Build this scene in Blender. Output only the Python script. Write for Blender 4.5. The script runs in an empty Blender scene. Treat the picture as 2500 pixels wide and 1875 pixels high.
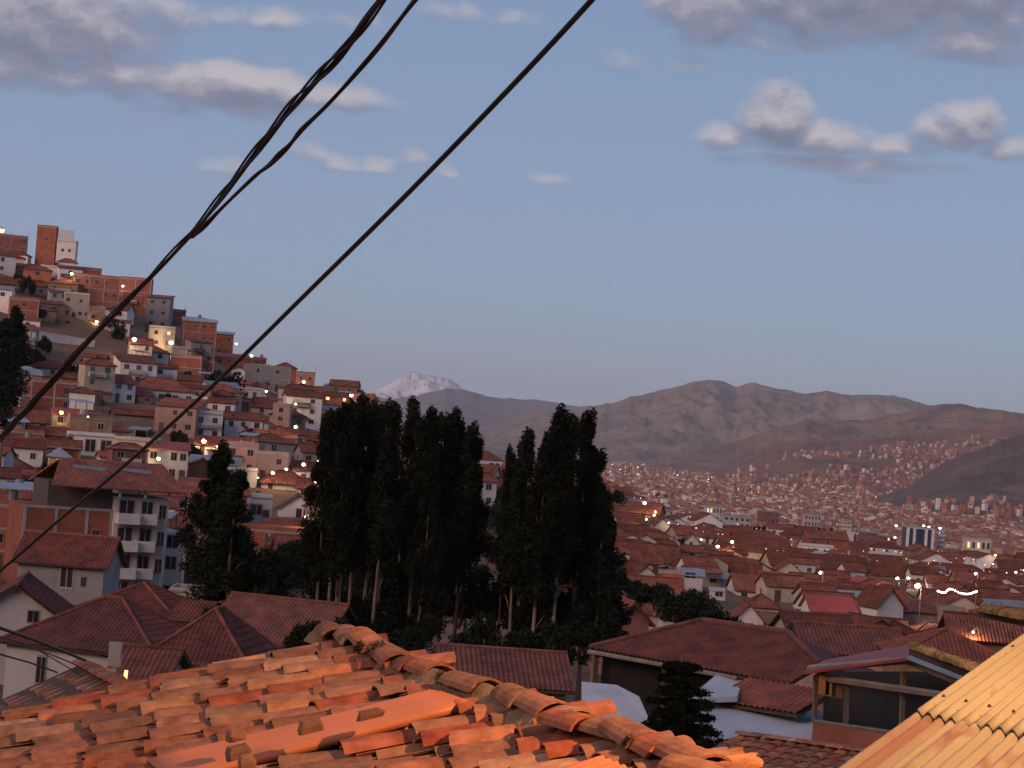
import bpy, math, random
import numpy as np
from mathutils import Vector, Matrix, Euler
random.seed(11); RNG = np.random.default_rng(5)
sc = bpy.context.scene; COL = sc.collection
R = math.radians
# ------------------------------------------------------------------ camera
F = 5000.0                      # focal length in pixels of a 2500-pixel-wide picture
PITCH, ROLL = R(1.55), R(4.4)
fwd = Vector((0, math.cos(PITCH), math.sin(PITCH)))
up0 = Vector((0, -math.sin(PITCH), math.cos(PITCH))); rt0 = Vector((1, 0, 0))
rt = rt0*math.cos(ROLL) + up0*math.sin(ROLL); up = up0*math.cos(ROLL) - rt0*math.sin(ROLL)
cam = bpy.data.objects.new('camera', bpy.data.cameras.new('camera')); COL.objects.link(cam)
cam.matrix_world = Matrix((( rt.x, up.x, -fwd.x, 0), (rt.y, up.y, -fwd.y, 0), (rt.z, up.z, -fwd.z, 0), (0, 0, 0, 1)))
cam.data.sensor_width = 36; cam.data.lens = 36*F/2500
cam.data.clip_start = .1; cam.data.clip_end = 300000
sc.camera = cam
def ray(px, py):
    return fwd + rt*((px-1250)/F) + up*((937.5-py)/F)
def at(px, py, d):
    r = ray(px, py); return r*(d/r.y)
def proj(p):
    z = p.dot(fwd); return 1250+F*p.dot(rt)/z, 937.5-F*p.dot(up)/z
# ------------------------------------------------------------------ sky, sun, exposure
SUN_AZ, SUN_EL = R(222), R(2.5)          # low behind the camera (clockwise from +Y)
world = bpy.data.worlds.new('World'); sc.world = world; world.use_nodes = True
def build_world():
    nt = world.node_tree; nt.nodes.clear(); L = nt.links
    def N(t, **k):
        n = nt.nodes.new(t)
        for a, b in k.items(): setattr(n, a, b)
        return n
    def math_(tree, op, a, b=None, c=None, clamp=False):
        n = tree.nodes.new('ShaderNodeMath'); n.operation = op; n.use_clamp = clamp
        for i, v in enumerate((a, b, c)):
            if v is None: continue
            if isinstance(v, (int, float)): n.inputs[i].default_value = v
            else: tree.links.new(v, n.inputs[i])
        return n.outputs[0]
    sky = N('ShaderNodeTexSky', sky_type='NISHITA', sun_disc=False, sun_elevation=SUN_EL, sun_rotation=SUN_AZ)
    sky.altitude = 3400; sky.air_density = 1.0; sky.dust_density = 1.2; sky.ozone_density = 1.5
    tc = N('ShaderNodeTexCoord'); sep = N('ShaderNodeSeparateXYZ'); L.new(tc.outputs['Generated'], sep.inputs[0])
    az = math_(nt, 'ARCTAN2', sep.outputs[0], sep.outputs[1]); el = math_(nt, 'ARCSINE', sep.outputs[2])
    # cloud field: soft ellipsoids broken up by noise
    blobs = [(120,40,360,130,150,1.3),(40,160,260,70,70,1.0),(330,30,200,70,70,.9),
             (560,205,300,62,86,1.15),(800,235,210,46,40,.9),(300,170,200,55,90,.9),(430,270,150,26,34,.6),
             (620,48,150,40,24,.45),(850,52,90,34,22,.36),(1090,30,90,36,26,.42),(545,412,100,40,22,.52),
             (740,375,60,44,20,.4),(840,405,60,34,18,.42),(930,412,60,38,18,.55),(1010,385,40,36,20,.38),(1085,420,44,30,18,.46),(1330,436,80,26,14,.44),
             (2150,-40,600,120,170,1.35),(1740,20,190,110,110,1.15),(2380,110,260,80,60,1.0),(1900,100,220,40,36,.7),(1680,160,60,30,30,.5),
             (1900,300,110,118,44,1.2),(2000,340,210,66,44,1.0),(1760,340,90,44,34,.8),(2330,330,140,96,48,1.2),(2390,300,80,74,40,.9),(2180,355,180,48,36,.8),(2470,370,110,50,30,.8),(2080,400,360,22,30,.6),
             (2120,440,80,26,16,.42),(1270,45,70,28,20,.3),(1520,150,80,46,30,.42),
             (-700,250,400,70,50,1.0),(-1500,420,500,60,40,.9),(-900,-300,500,110,80,1.1),(900,-500,600,110,80,1.1),(3300,300,420,80,50,1.0),(3900,-100,600,110,80,1.1),(2400,-700,700,120,90,1.0)]
    g = bpy.data.node_groups.new('cloud_field', 'ShaderNodeTree')
    g.interface.new_socket('az', in_out='INPUT', socket_type='NodeSocketFloat')
    g.interface.new_socket('el', in_out='INPUT', socket_type='NodeSocketFloat')
    g.interface.new_socket('f', in_out='OUTPUT', socket_type='NodeSocketFloat')
    gi = g.nodes.new('NodeGroupInput'); go = g.nodes.new('NodeGroupOutput')
    cur = None
    c3 = g.nodes.new('ShaderNodeCombineXYZ')
    for i, k in enumerate(('az', 'el', 'el')): g.links.new(gi.outputs[k], c3.inputs[i])
    def vm(op, a, b, c=None):
        n = g.nodes.new('ShaderNodeVectorMath'); n.operation = op
        for i, v in enumerate((a, b, c)):
            if v is None: continue
            if isinstance(v, tuple): n.inputs[i].default_value = v
            else: g.links.new(v, n.inputs[i])
        return n.outputs['Value' if op == 'DOT_PRODUCT' else 'Vector']
    for (px, py, rx, rtop, rbot, amp) in blobs:
        v = ray(px, py).normalized(); a0, e0 = math.atan2(v.x, v.y), math.asin(v.z)
        w = vm('MULTIPLY_ADD', c3.outputs[0], (F/rx, F/rtop, -F/rbot), (-a0*F/rx, -e0*F/rtop, e0*F/rbot))
        w = vm('MAXIMUM', w, (-1e6, 0, 0))
        val = math_(g, 'MULTIPLY_ADD', vm('DOT_PRODUCT', w, w), -amp, amp)
        cur = val if cur is None else math_(g, 'MAXIMUM', cur, val)
    cv = g.nodes.new('ShaderNodeCombineXYZ'); g.links.new(gi.outputs['az'], cv.inputs[0]); g.links.new(math_(g, 'MULTIPLY', gi.outputs['el'], 1.5), cv.inputs[1])
    nz = g.nodes.new('ShaderNodeTexNoise'); nz.inputs['Scale'].default_value = 44; nz.inputs['Detail'].default_value = 7; nz.inputs['Roughness'].default_value = .6; nz.inputs['Distortion'].default_value = .25
    g.links.new(cv.outputs[0], nz.inputs['Vector'])
    nz2 = g.nodes.new('ShaderNodeTexNoise'); nz2.inputs['Scale'].default_value = 13; nz2.inputs['Detail'].default_value = 2
    g.links.new(cv.outputs[0], nz2.inputs['Vector'])
    nn = math_(g, 'MULTIPLY_ADD', nz.outputs[0], 1.7, -.85); nn = math_(g, 'ADD', nn, math_(g, 'MULTIPLY_ADD', nz2.outputs[0], 1.0, -.5))
    g.links.new(math_(g, 'ADD', cur, math_(g, 'MAXIMUM', math_(g, 'MINIMUM', nn, 1.2), -1.2)), go.inputs[0])
    def field(de):
        n = nt.nodes.new('ShaderNodeGroup'); n.node_tree = g
        L.new(az, n.inputs[0]); L.new(math_(nt, 'ADD', el, de), n.inputs[1]); return n.outputs[0]
    f0, f1 = field(0.0), field(.0085)
    dens = N('ShaderNodeMapRange', interpolation_type='SMOOTHSTEP'); L.new(f0, dens.inputs[0]); dens.inputs[1].default_value = -.05; dens.inputs[2].default_value = 1.08
    cl = lambda f: math_(nt, 'MAXIMUM', math_(nt, 'MINIMUM', f, 1.5), -.4)
    lit = math_(nt, 'MULTIPLY', math_(nt, 'SUBTRACT', cl(f0), cl(f1)), .8)
    lit = math_(nt, 'ADD', lit, .42, clamp=True)
    cr = N('ShaderNodeValToRGB'); L.new(lit, cr.inputs[0]); e = cr.color_ramp.elements
    e[0].position = 0; e[0].color = (.165, .185, .275, 1); e[1].position = 1; e[1].color = (.565, .515, .54, 1)
    m = e.new(.42); m.color = (.255, .255, .345, 1)
    # sky body: the Nishita glow over the even blue of twilight (light scattered many times), by height above the horizon only
    tw = N('ShaderNodeValToRGB'); L.new(math_(nt, 'MULTIPLY_ADD', el, 1/R(100), .1), tw.inputs[0]); e = tw.color_ramp.elements; e[0].position = 0; e[0].color = (.07, .06, .06, 1)
    e[1].position = 1; e[1].color = (.10, .15, .28, 1)
    for d, c in ((-.8, (.10, .09, .10)), (0, (.295, .36, .465)), (2, (.278, .352, .48)), (5, (.25, .338, .50)), (10, (.215, .305, .475)), (16, (.186, .27, .445)), (45, (.12, .19, .35))):
        x = e.new(.1+d/100); x.color = c+(1,)
    tws = N('ShaderNodeMix', data_type='RGBA', blend_type='MULTIPLY'); tws.inputs[0].default_value = 1; L.new(tw.outputs[0], tws.inputs[6]); tws.inputs[7].default_value = (1/SKY_STRENGTH,)*3+(1,)
    gain = N('ShaderNodeMix', data_type='RGBA', blend_type='ADD'); gain.inputs[0].default_value = NISHITA_SHARE
    L.new(tws.outputs[2], gain.inputs[6]); L.new(sky.outputs[0], gain.inputs[7])
    bg = N('ShaderNodeBackground'); bg.inputs[1].default_value = SKY_STRENGTH
    sk = gain.outputs[2]
    cs = N('ShaderNodeMix', data_type='RGBA', blend_type='MULTIPLY'); cs.inputs[0].default_value = 1
    L.new(cr.outputs[0], cs.inputs[6]); cs.inputs[7].default_value = (1/SKY_STRENGTH,)*3+(1,)
    mx = N('ShaderNodeMix', data_type='RGBA'); L.new(math_(nt, 'MULTIPLY', dens.outputs[0], .9), mx.inputs[0]); L.new(sk, mx.inputs[6]); L.new(cs.outputs[2], mx.inputs[7])
    L.new(mx.outputs[2], bg.inputs[0]); out = N('ShaderNodeOutputWorld'); L.new(bg.outputs[0], out.inputs[0])
SKY_STRENGTH = .1; NISHITA_SHARE = .2
build_world()
world.cycles.sampling_method = 'MANUAL'; world.cycles.sample_map_resolution = 256
sun = bpy.data.objects.new('sun', bpy.data.lights.new('sun', 'SUN')); COL.objects.link(sun)
sun.data.energy = 2.6; sun.data.angle = R(45); sun.data.color = (1, .63, .46)
sun.rotation_euler = Vector((math.sin(SUN_AZ)*math.cos(R(16)), math.cos(SUN_AZ)*math.cos(R(16)), math.sin(R(16)))).to_track_quat('Z', 'Y').to_euler()
vs = sc.view_settings; vs.view_transform = 'Standard'; vs.look = 'None'; vs.exposure = 0; vs.gamma = 1; vs.use_curve_mapping = False
cy = sc.cycles; cy.use_denoising = True; cy.max_bounces = 4; cy.diffuse_bounces = 2; cy.glossy_bounces = 2; cy.transmission_bounces = 3; cy.volume_bounces = 0
cy.transparent_max_bounces = 6; cy.caustics_reflective = False; cy.caustics_refractive = False; cy.sample_clamp_indirect = 2; cy.use_light_tree = True
cy.use_adaptive_sampling = True; cy.adaptive_threshold = .02
# ------------------------------------------------------------------ helpers
def link(o, parent=None):
    COL.objects.link(o)
    if parent is not None: o.parent = parent
    return o
def mesh_np(name, V, Fc, uv=None, smooth=False):
    """V (n,3), Fc list of index tuples or (m,k) array; uv: per-vertex (n,2)."""
    me = bpy.data.meshes.new(name)
    V = np.asarray(V, dtype=np.float32)
    if isinstance(Fc, np.ndarray):
        m, k = Fc.shape; me.vertices.add(len(V)); me.vertices.foreach_set('co', V.ravel())
        me.loops.add(m*k); me.loops.foreach_set('vertex_index', Fc.astype(np.int32).ravel())
        me.polygons.add(m); me.polygons.foreach_set('loop_start', np.arange(0, m*k, k, dtype=np.int32)); me.polygons.foreach_set('loop_total', np.full(m, k, dtype=np.int32))
        me.update(calc_edges=True)
    else:
        me.from_pydata(V.tolist(), [], [tuple(f) for f in Fc])
    if uv is not None:
        idx = np.empty(len(me.loops), dtype=np.int32); me.loops.foreach_get('vertex_index', idx)
        l = me.uv_layers.new(name='UVMap'); l.data.foreach_set('uv', np.asarray(uv, dtype=np.float32)[idx].ravel())
    if smooth: me.polygons.foreach_set('use_smooth', np.ones(len(me.polygons), dtype=bool))
    return me
class MB:
    """collects vertices and faces for one mesh; faces may carry a material slot"""
    def __init__(s): s.v = []; s.f = []; s.m = []; s.uv = {}
    def poly(s, pts, m=0, uvs=None):
        i = len(s.v); s.v += [tuple(p) for p in pts]; s.f.append(tuple(range(i, i+len(pts)))); s.m.append(m)
        if uvs: s.uv[len(s.f)-1] = uvs
    def box(s, x0, x1, y0, y1, z0, z1, m=0, skip=''):
        i = len(s.v); s.v += [(x0,y0,z0),(x1,y0,z0),(x1,y1,z0),(x0,y1,z0),(x0,y0,z1),(x1,y0,z1),(x1,y1,z1),(x0,y1,z1)]
        for k, q in (('b',(0,3,2,1)),('t',(4,5,6,7)),('f',(0,1,5,4)),('r',(1,2,6,5)),('k',(2,3,7,6)),('l',(3,0,4,7))):
            if k not in skip: s.f.append(tuple(i+a for a in q)); s.m.append(m)
    def slab(s, pts, t, m=0):
        """polygon pts (counter-clockwise seen from above) with thickness t downwards along its normal"""
        P = [Vector(p) for p in pts]; n = (P[1]-P[0]).cross(P[2]-P[0]).normalized(); Q = [p-n*t for p in P]
        i = len(s.v); k = len(P); s.v += [tuple(p) for p in P+Q]
        s.f.append(tuple(range(i, i+k))); s.f.append(tuple(reversed(range(i+k, i+2*k)))); s.m += [m, m]
        for a in range(k): b = (a+1) % k; s.f.append((i+b, i+a, i+k+a, i+k+b)); s.m.append(m)
    def tube(s, pts, r, seg=6, m=0, r1=None, cap=True):
        P = [Vector(p) for p in pts]; n = len(P); i = len(s.v)
        for j, p in enumerate(P):
            d = (P[min(j+1, n-1)]-P[max(j-1, 0)]).normalized(); a = d.cross(Vector((.13, .31, .94))).normalized(); b = d.cross(a)
            rr = r if r1 is None else r+(r1-r)*j/(n-1)
            for k in range(seg): t = 2*math.pi*k/seg; s.v.append(tuple(p+a*rr*math.cos(t)+b*rr*math.sin(t)))
        for j in range(n-1):
            for k in range(seg):
                k2 = (k+1) % seg; s.f.append((i+j*seg+k, i+j*seg+k2, i+(j+1)*seg+k2, i+(j+1)*seg+k)); s.m.append(m)
        if cap:
            s.f.append(tuple(i+k for k in reversed(range(seg)))); s.f.append(tuple(i+(n-1)*seg+k for k in range(seg))); s.m += [m, m]
    def mesh(s, name, smooth=False):
        me = bpy.data.meshes.new(name); me.from_pydata(s.v, [], s.f)
        if any(s.m): me.polygons.foreach_set('material_index', s.m)
        if smooth: me.polygons.foreach_set('use_smooth', [True]*len(s.f))
        return me
    def build(s, name, mat, parent=None, smooth=False, loc=None):
        me = s.mesh(name, smooth)
        for q in (mat if isinstance(mat, (list, tuple)) else [mat]): me.materials.append(q)
        o = bpy.data.objects.new(name, me); link(o, parent)
        if loc is not None: o.location = loc
        return o
def obj(name, me, mat=None, parent=None):
    if mat is not None and not me.materials: me.materials.append(mat)
    return link(bpy.data.objects.new(name, me), parent)
def tag(o, label=None, cat=None, group=None, kind=None):
    if label: o['label'] = label
    if cat: o['category'] = cat
    if group: o['group'] = group
    if kind: o['kind'] = kind
    return o
def empty(name, loc, rz=0, parent=None):
    o = bpy.data.objects.new(name, None); link(o, parent); o.location = loc; o.rotation_euler = (0, 0, rz); o.empty_display_size = .3; return o
# ------------------------------------------------------------------ noise on arrays
_P = np.random.default_rng(3).permutation(512)
def vnoise(x, y):
    xi = np.floor(x).astype(int); yi = np.floor(y).astype(int); fx = x-xi; fy = y-yi
    fx = fx*fx*(3-2*fx); fy = fy*fy*(3-2*fy)
    h = lambda a, b: _P[(_P[a & 511]+b) & 511]/255.5-1
    return (h(xi, yi)*(1-fx)+h(xi+1, yi)*fx)*(1-fy)+(h(xi, yi+1)*(1-fx)+h(xi+1, yi+1)*fx)*fy
def fbm(x, y, o=5, g=.5):
    a = 1; s = 0; t = 0
    for i in range(o): s = s+a*vnoise(x*2**i+17*i, y*2**i-9*i); t += a; a *= g
    return s/t
def ridged(x, y, o=5):
    a = 1; s = 0; t = 0
    for i in range(o): s = s+a*(1-2*np.abs(vnoise(x*2**i+13*i, y*2**i+7*i))); t += a; a *= .5
    return s/t
# ------------------------------------------------------------------ materials
MATS = {}
def M(name, col, rough=.85, var=.25, scale=.6, island=0.0, objvar=.25, col2=None, bump=0, bscale=20, spec=.2, metal=0, coord='Object', rib=None, stretch=None, c3=None):
    """plaster, clay, earth: base colour broken by two noises; object random shifts the value"""
    if name in MATS: return MATS[name]
    m = bpy.data.materials.new(name); m.use_nodes = True; nt = m.node_tree; L = nt.links; b = nt.nodes['Principled BSDF']
    b.inputs['Roughness'].default_value = rough; b.inputs['Specular IOR Level'].default_value = spec; b.inputs['Metallic'].default_value = metal
    N = nt.nodes.new; tc = N('ShaderNodeTexCoord'); vec = tc.outputs[coord]
    if stretch:
        mp = N('ShaderNodeMapping'); mp.inputs['Scale'].default_value = stretch; L.new(vec, mp.inputs[0]); vec = mp.outputs[0]
    oi = N('ShaderNodeObjectInfo')
    n1 = N('ShaderNodeTexNoise'); n1.inputs['Scale'].default_value = scale; n1.inputs['Detail'].default_value = 6; n1.inputs['Roughness'].default_value = .65
    ad = N('ShaderNodeVectorMath'); ad.operation = 'ADD'; L.new(vec, ad.inputs[0])
    sc_ = N('ShaderNodeVectorMath'); sc_.operation = 'SCALE'; sc_.inputs[0].default_value = (37, 91, 53); L.new(oi.outputs['Random'], sc_.inputs['Scale']); L.new(sc_.outputs[0], ad.inputs[1])
    L.new(ad.outputs[0], n1.inputs['Vector'])
    mr = N('ShaderNodeMapRange'); L.new(n1.outputs[0], mr.inputs[0]); mr.inputs[1].default_value = .3; mr.inputs[2].default_value = .7
    mx = N('ShaderNodeMix'); mx.data_type = 'RGBA'; L.new(mr.outputs[0], mx.inputs[0])
    c2 = col2 or tuple(c*(1-var) for c in col)
    mx.inputs[6].default_value = tuple(c2)+(1,); mx.inputs[7].default_value = tuple(min(1, c*(1+var*.4)) for c in col)+(1,)
    last = mx.outputs[2]
    def value(fac_socket, amt, prev):
        a = N('ShaderNodeMath'); a.operation = 'MULTIPLY_ADD'; L.new(fac_socket, a.inputs[0]); a.inputs[1].default_value = 2*amt; a.inputs[2].default_value = 1-amt
        h = N('ShaderNodeHueSaturation'); L.new(a.outputs[0], h.inputs['Value']); L.new(prev, h.inputs['Color']); return h.outputs[0]
    if c3:   # a third colour picked by the object's (or piece's) random number
        src = oi.outputs['Random']
        if island:
            ge0 = N('ShaderNodeNewGeometry'); q = N('ShaderNodeMath'); q.operation = 'ADD'; L.new(ge0.outputs['Random Per Island'], q.inputs[0]); L.new(src, q.inputs[1])
            q2 = N('ShaderNodeMath'); q2.operation = 'FRACT'; L.new(q.outputs[0], q2.inputs[0]); src = q2.outputs[0]
        rp = N('ShaderNodeValToRGB'); rp.color_ramp.interpolation = 'LINEAR'; e = rp.color_ramp.elements
        e[0].position = 0; e[0].color = tuple(c3[0])+(1,); e[1].position = 1; e[1].color = tuple(c3[-1])+(1,)
        for i, c in enumerate(c3[1:-1]): x = e.new((i+1)/(len(c3)-1)); x.color = tuple(c)+(1,)
        L.new(src, rp.inputs[0]); mm = N('ShaderNodeMix'); mm.data_type = 'RGBA'; mm.blend_type = 'MULTIPLY'; mm.inputs[0].default_value = 1
        L.new(last, mm.inputs[6]); L.new(rp.outputs[0], mm.inputs[7]); last = mm.outputs[2]
    if objvar:
        f = N('ShaderNodeMath'); f.operation = 'FRACT'; g = N('ShaderNodeMath'); g.operation = 'MULTIPLY'; g.inputs[1].default_value = 7.31; L.new(oi.outputs['Random'], g.inputs[0]); L.new(g.outputs[0], f.inputs[0])
        last = value(f.outputs[0], objvar, last)
    if island:
        ge = N('ShaderNodeNewGeometry'); last = value(ge.outputs['Random Per Island'], island, last)
    if rib:      # tile ribs and courses as fine relief, from the UV map in metres
        w = N('ShaderNodeTexCoord'); sp = N('ShaderNodeSeparateXYZ'); L.new(w.outputs['UV'], sp.inputs[0])
        s1 = N('ShaderNodeMath'); s1.operation = 'MULTIPLY'; s1.inputs[1].default_value = 2*math.pi/rib; L.new(sp.outputs[0], s1.inputs[0])
        s2 = N('ShaderNodeMath'); s2.operation = 'SINE'; L.new(s1.outputs[0], s2.inputs[0])
        bp = N('ShaderNodeBump'); bp.inputs['Strength'].default_value = .9; bp.inputs['Distance'].default_value = .07; L.new(s2.outputs[0], bp.inputs['Height']); L.new(bp.outputs[0], b.inputs['Normal'])
        br = N('ShaderNodeTexBrick'); br.inputs['Scale'].default_value = 1; br.inputs['Brick Width'].default_value = rib*1.0; br.inputs['Row Height'].default_value = .42; br.inputs['Mortar Size'].default_value = .012
        br.inputs['Color1'].default_value = (1.12, 1.1, 1.08, 1); br.inputs['Color2'].default_value = (.68, .66, .68, 1); br.inputs['Mortar'].default_value = (.5, .45, .45, 1); br.offset = 0
        L.new(w.outputs['UV'], br.inputs['Vector']); mm = N('ShaderNodeMix'); mm.data_type = 'RGBA'; mm.blend_type = 'MULTIPLY'; mm.inputs[0].default_value = 1
        L.new(last, mm.inputs[6]); L.new(br.outputs[0], mm.inputs[7]); last = mm.outputs[2]
    elif bump:
        n2 = N('ShaderNodeTexNoise'); n2.inputs['Scale'].default_value = bscale; n2.inputs['Detail'].default_value = 5; L.new(ad.outputs[0], n2.inputs['Vector'])
        bp = N('ShaderNodeBump'); bp.inputs['Strength'].default_value = min(1, bump*30); bp.inputs['Distance'].default_value = bump; L.new(n2.outputs[0], bp.inputs['Height']); L.new(bp.outputs[0], b.inputs['Normal'])
    L.new(last, b.inputs['Base Color']); MATS[name] = m; return m
def EM(name, col, strength):
    if name in MATS: return MATS[name]
    m = bpy.data.materials.new(name); m.use_nodes = True; nt = m.node_tree; nt.nodes.clear()
    e = nt.nodes.new('ShaderNodeEmission'); e.inputs[0].default_value = tuple(col)+(1,); e.inputs[1].default_value = strength
    o = nt.nodes.new('ShaderNodeOutputMaterial'); nt.links.new(e.outputs[0], o.inputs[0]); m.cycles.emission_sampling = 'NONE'; MATS[name] = m; return m
WHITE = M('white_plaster', (.62, .58, .56), var=.22, scale=.35, objvar=.18)
CREAM = M('cream_plaster', (.52, .43, .34), var=.25, scale=.35, objvar=.2)
PINK = M('pink_plaster', (.42, .27, .22), var=.25, scale=.4, objvar=.2)
ADOBE = M('adobe', (.30, .18, .12), var=.4, scale=.6, objvar=.25)
BRICK = M('brick_wall', (.33, .112, .072), var=.35, scale=.5, objvar=.25)
GREY = M('concrete', (.33, .31, .30), var=.3, scale=.5, objvar=.2)
BLUEG = M('blue_grey_paint', (.24, .28, .34), var=.25, scale=.5)
TILE = M('roof_tile_clay', (.35, .12, .075), var=.5, scale=.5, objvar=.3, rib=.26, rough=.9)
TILE_G = M('roof_tile_clay_ribbed', (.27, .092, .066), var=.6, scale=1.1, objvar=.2, rough=.9, col2=(.115, .06, .05), c3=[(1, 1, 1), (1.3, 1.1, .95), (.68, .72, .78), (1.1, .88, .8), (.9, 1.02, 1.0)])
METALROOF = M('sheet_metal_roof', (.28, .30, .33), var=.3, scale=.5, rough=.5, objvar=.3)
REDROOF = M('red_sheet_roof', (.34, .07, .06), var=.3, scale=.5, rough=.6, objvar=.2)
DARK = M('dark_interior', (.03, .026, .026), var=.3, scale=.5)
SLATE = M('dark_roof', (.10, .08, .08), var=.3, scale=.5)
WOOD = M('wood', (.12, .075, .05), var=.4, scale=2, stretch=(1, 1, 8))
WOODL = M('pale_timber', (.27, .22, .18), var=.35, scale=2)
GLASS = M('window_glass', (.025, .027, .035), rough=.12, var=.2, spec=.5)
FRAME = M('window_frame', (.35, .30, .27), var=.2)
EARTH = M('earth', (.20, .125, .08), var=.4, scale=.08, objvar=0)
LEAF = M('leaves', (.022, .027, .017), rough=.9, var=.4, scale=1.2, island=.35, objvar=.3, spec=.03)
LEAF_P = M('leaves_palm', (.05, .06, .03), rough=.6, var=.4, scale=1.2, island=.3, objvar=.2)
BARK = M('bark', (.26, .185, .14), var=.5, scale=1.5, stretch=(1, 1, .25), objvar=.3)
CABLE = M('black_cable', (.02, .018, .018), rough=.5, var=.2, spec=.4)
STEEL = M('galvanised_steel', (.35, .35, .36), rough=.45, metal=.7, var=.2)
LAMPWARM = EM('lamp_bulb_warm', (1, .72, .36), 14); LAMPWHITE = EM('lamp_bulb_white', (1, .93, .82), 14); LAMPSOD = EM('lamp_bulb_sodium', (1, .5, .14), 14)
LITWIN = EM('lit_window', (1, .62, .26), 1.6); LITWHITE = EM('lit_window_white', (1, .86, .62), 3.0)
# ------------------------------------------------------------------ ground
HOR = lambda px: 1073+.077*(px-1250)
K = 1.866
_ctl = []
for row in """5 -400 -6|5 1250 -6|5 2900 -6|20 0 -12|20 1250 -14|20 2500 -12|45 -300 -17|45 0 -16|45 500 -17|45 1250 -18|45 1700 -15|45 2500 -15
75 0 -18|75 500 -19|75 900 -18.5|75 1350 -18|75 1700 -18|75 2500 -19|110 0 -18|110 350 -20|110 600 -19|110 1000 -19|110 1400 -19|110 1750 -19|110 2500 -20
150 -100 -15|150 200 -16|150 650 -16|150 1100 -17|150 1500 -20|150 2000 -21|150 2500 -22|190 -100 -8|190 200 -9|190 650 -13|190 1000 -14
230 100 .5|230 400 -1|230 750 -5|230 1100 -10|230 1500 -19|230 1900 -24|230 2500 -26|280 0 18|280 200 13|280 500 6|280 850 -3|280 2300 -28
320 -100 39|320 0 36|320 180 32|320 400 22|320 600 12|320 900 1.5|320 1185 -9|330 1750 -26|360 0 47|360 180 41|360 400 28|360 600 16|360 900 4|360 1200 -9|350 1550 -17
430 0 50|430 400 30|430 900 1|430 1200 -14|430 1550 -27|450 1800 -34|450 2200 -40|450 2600 -42|600 0 45|600 600 10|600 1000 -20|600 1250 -34|600 1550 -42|600 1900 -46|600 2300 -51|600 2700 -52
900 0 20|900 700 -20|900 1200 -55|900 1600 -58|900 2000 -60|900 2600 -60|1400 0 -40|1400 800 -60|1400 1500 -63|1400 2600 -62|2500 0 -64|2500 1250 -65|2500 2600 -64""".replace('\n', '|').split('|'):
    d, p, z = map(float, row.split()); _ctl.append((p, math.log(d*K), z))
_ctl = np.array(_ctl)
def _tps_fit(C):
    X = np.column_stack([C[:, 0]/1100, C[:, 1]*1.15]); n = len(X)
    D = np.linalg.norm(X[:, None]-X[None], axis=2); Kk = np.where(D > 0, D**2*np.log(D+1e-12), 0)+np.eye(n)*.003
    Pm = np.column_stack([np.ones(n), X]); A = np.block([[Kk, Pm], [Pm.T, np.zeros((3, 3))]])
    return X, np.linalg.solve(A, np.concatenate([C[:, 2], np.zeros(3)]))
_tx, _tw = _tps_fit(_ctl)
def ground_pd(px, d):
    px, d = np.broadcast_arrays(np.asarray(px, float), np.asarray(d, float)); px = np.clip(px, -500, 3000); ld = np.log(np.clip(d, 5*K, 2500*K))
    q = np.stack([px/1100, ld*1.15], -1); sh = q.shape[:-1]; q = q.reshape(-1, 2); out = np.empty(len(q))
    for s in range(0, len(q), 20000):
        D = np.linalg.norm(q[s:s+20000, None]-_tx[None], axis=2); out[s:s+20000] = (np.where(D > 0, D**2*np.log(D+1e-12), 0) @ _tw[:len(_tx)])+_tw[-3]+q[s:s+20000] @ _tw[-2:]
    out = out.reshape(sh); far = np.clip((np.asarray(d, float)-1200)/2500, 0, 1)
    return out*(1-far)+(-64)*far
def ground(x, y):
    y = np.maximum(np.asarray(y, float), 3.0); return ground_pd(1250+F*np.asarray(x, float)/y, y)
def hit(px, py, dmin=50, dmax=9000):
    r = ray(px, py); d = np.geomspace(dmin, dmax, 700); p = np.array([(r.x/r.y), 1, (r.z/r.y)])
    g = ground_pd(1250+F*p[0], d); below = p[2]*d < g
    i = int(np.argmax(below)) if below.any() else 699
    return float(d[i])
def build_ground():
    t = np.concatenate([np.linspace(-8, -.8, 14)[:-1], np.linspace(-.8, -.3, 16)[:-1], np.linspace(-.3, .32, 190), np.linspace(.32, .8, 16)[1:], np.linspace(.8, 8, 14)[1:]])
    d = np.concatenate([np.geomspace(2.5, 4000, 260), np.geomspace(4000, 120000, 14)[1:]])
    T, D = np.meshgrid(t, d); Z = ground_pd(1250+F*T, D)
    rough = np.clip((D-30)/120, 0, 1)*np.clip((3000-D)/1500, 0, 1)
    Z = Z+rough*(fbm(T*D/14, D/14, 4)*.8)-np.clip((D-4000)/8000, 0, 1)*0
    V = np.stack([T*D, D, Z], -1).reshape(-1, 3); nr, ncol = T.shape
    i = np.arange(nr-1)[:, None]*ncol+np.arange(ncol-1)[None]; Fc = np.stack([i, i+1, i+1+ncol, i+ncol], -1).reshape(-1, 4)
    o = obj('ground', mesh_np('ground', V, Fc, smooth=True), EARTHG); tag(o, 'brown earth and dry grass of the hillside and valley floor', kind='structure')
EARTHG = M('ground_earth', (.24, .115, .068), var=.5, scale=.05, objvar=0, col2=(.10, .065, .035), bump=.15, bscale=.6)
build_ground()
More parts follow.
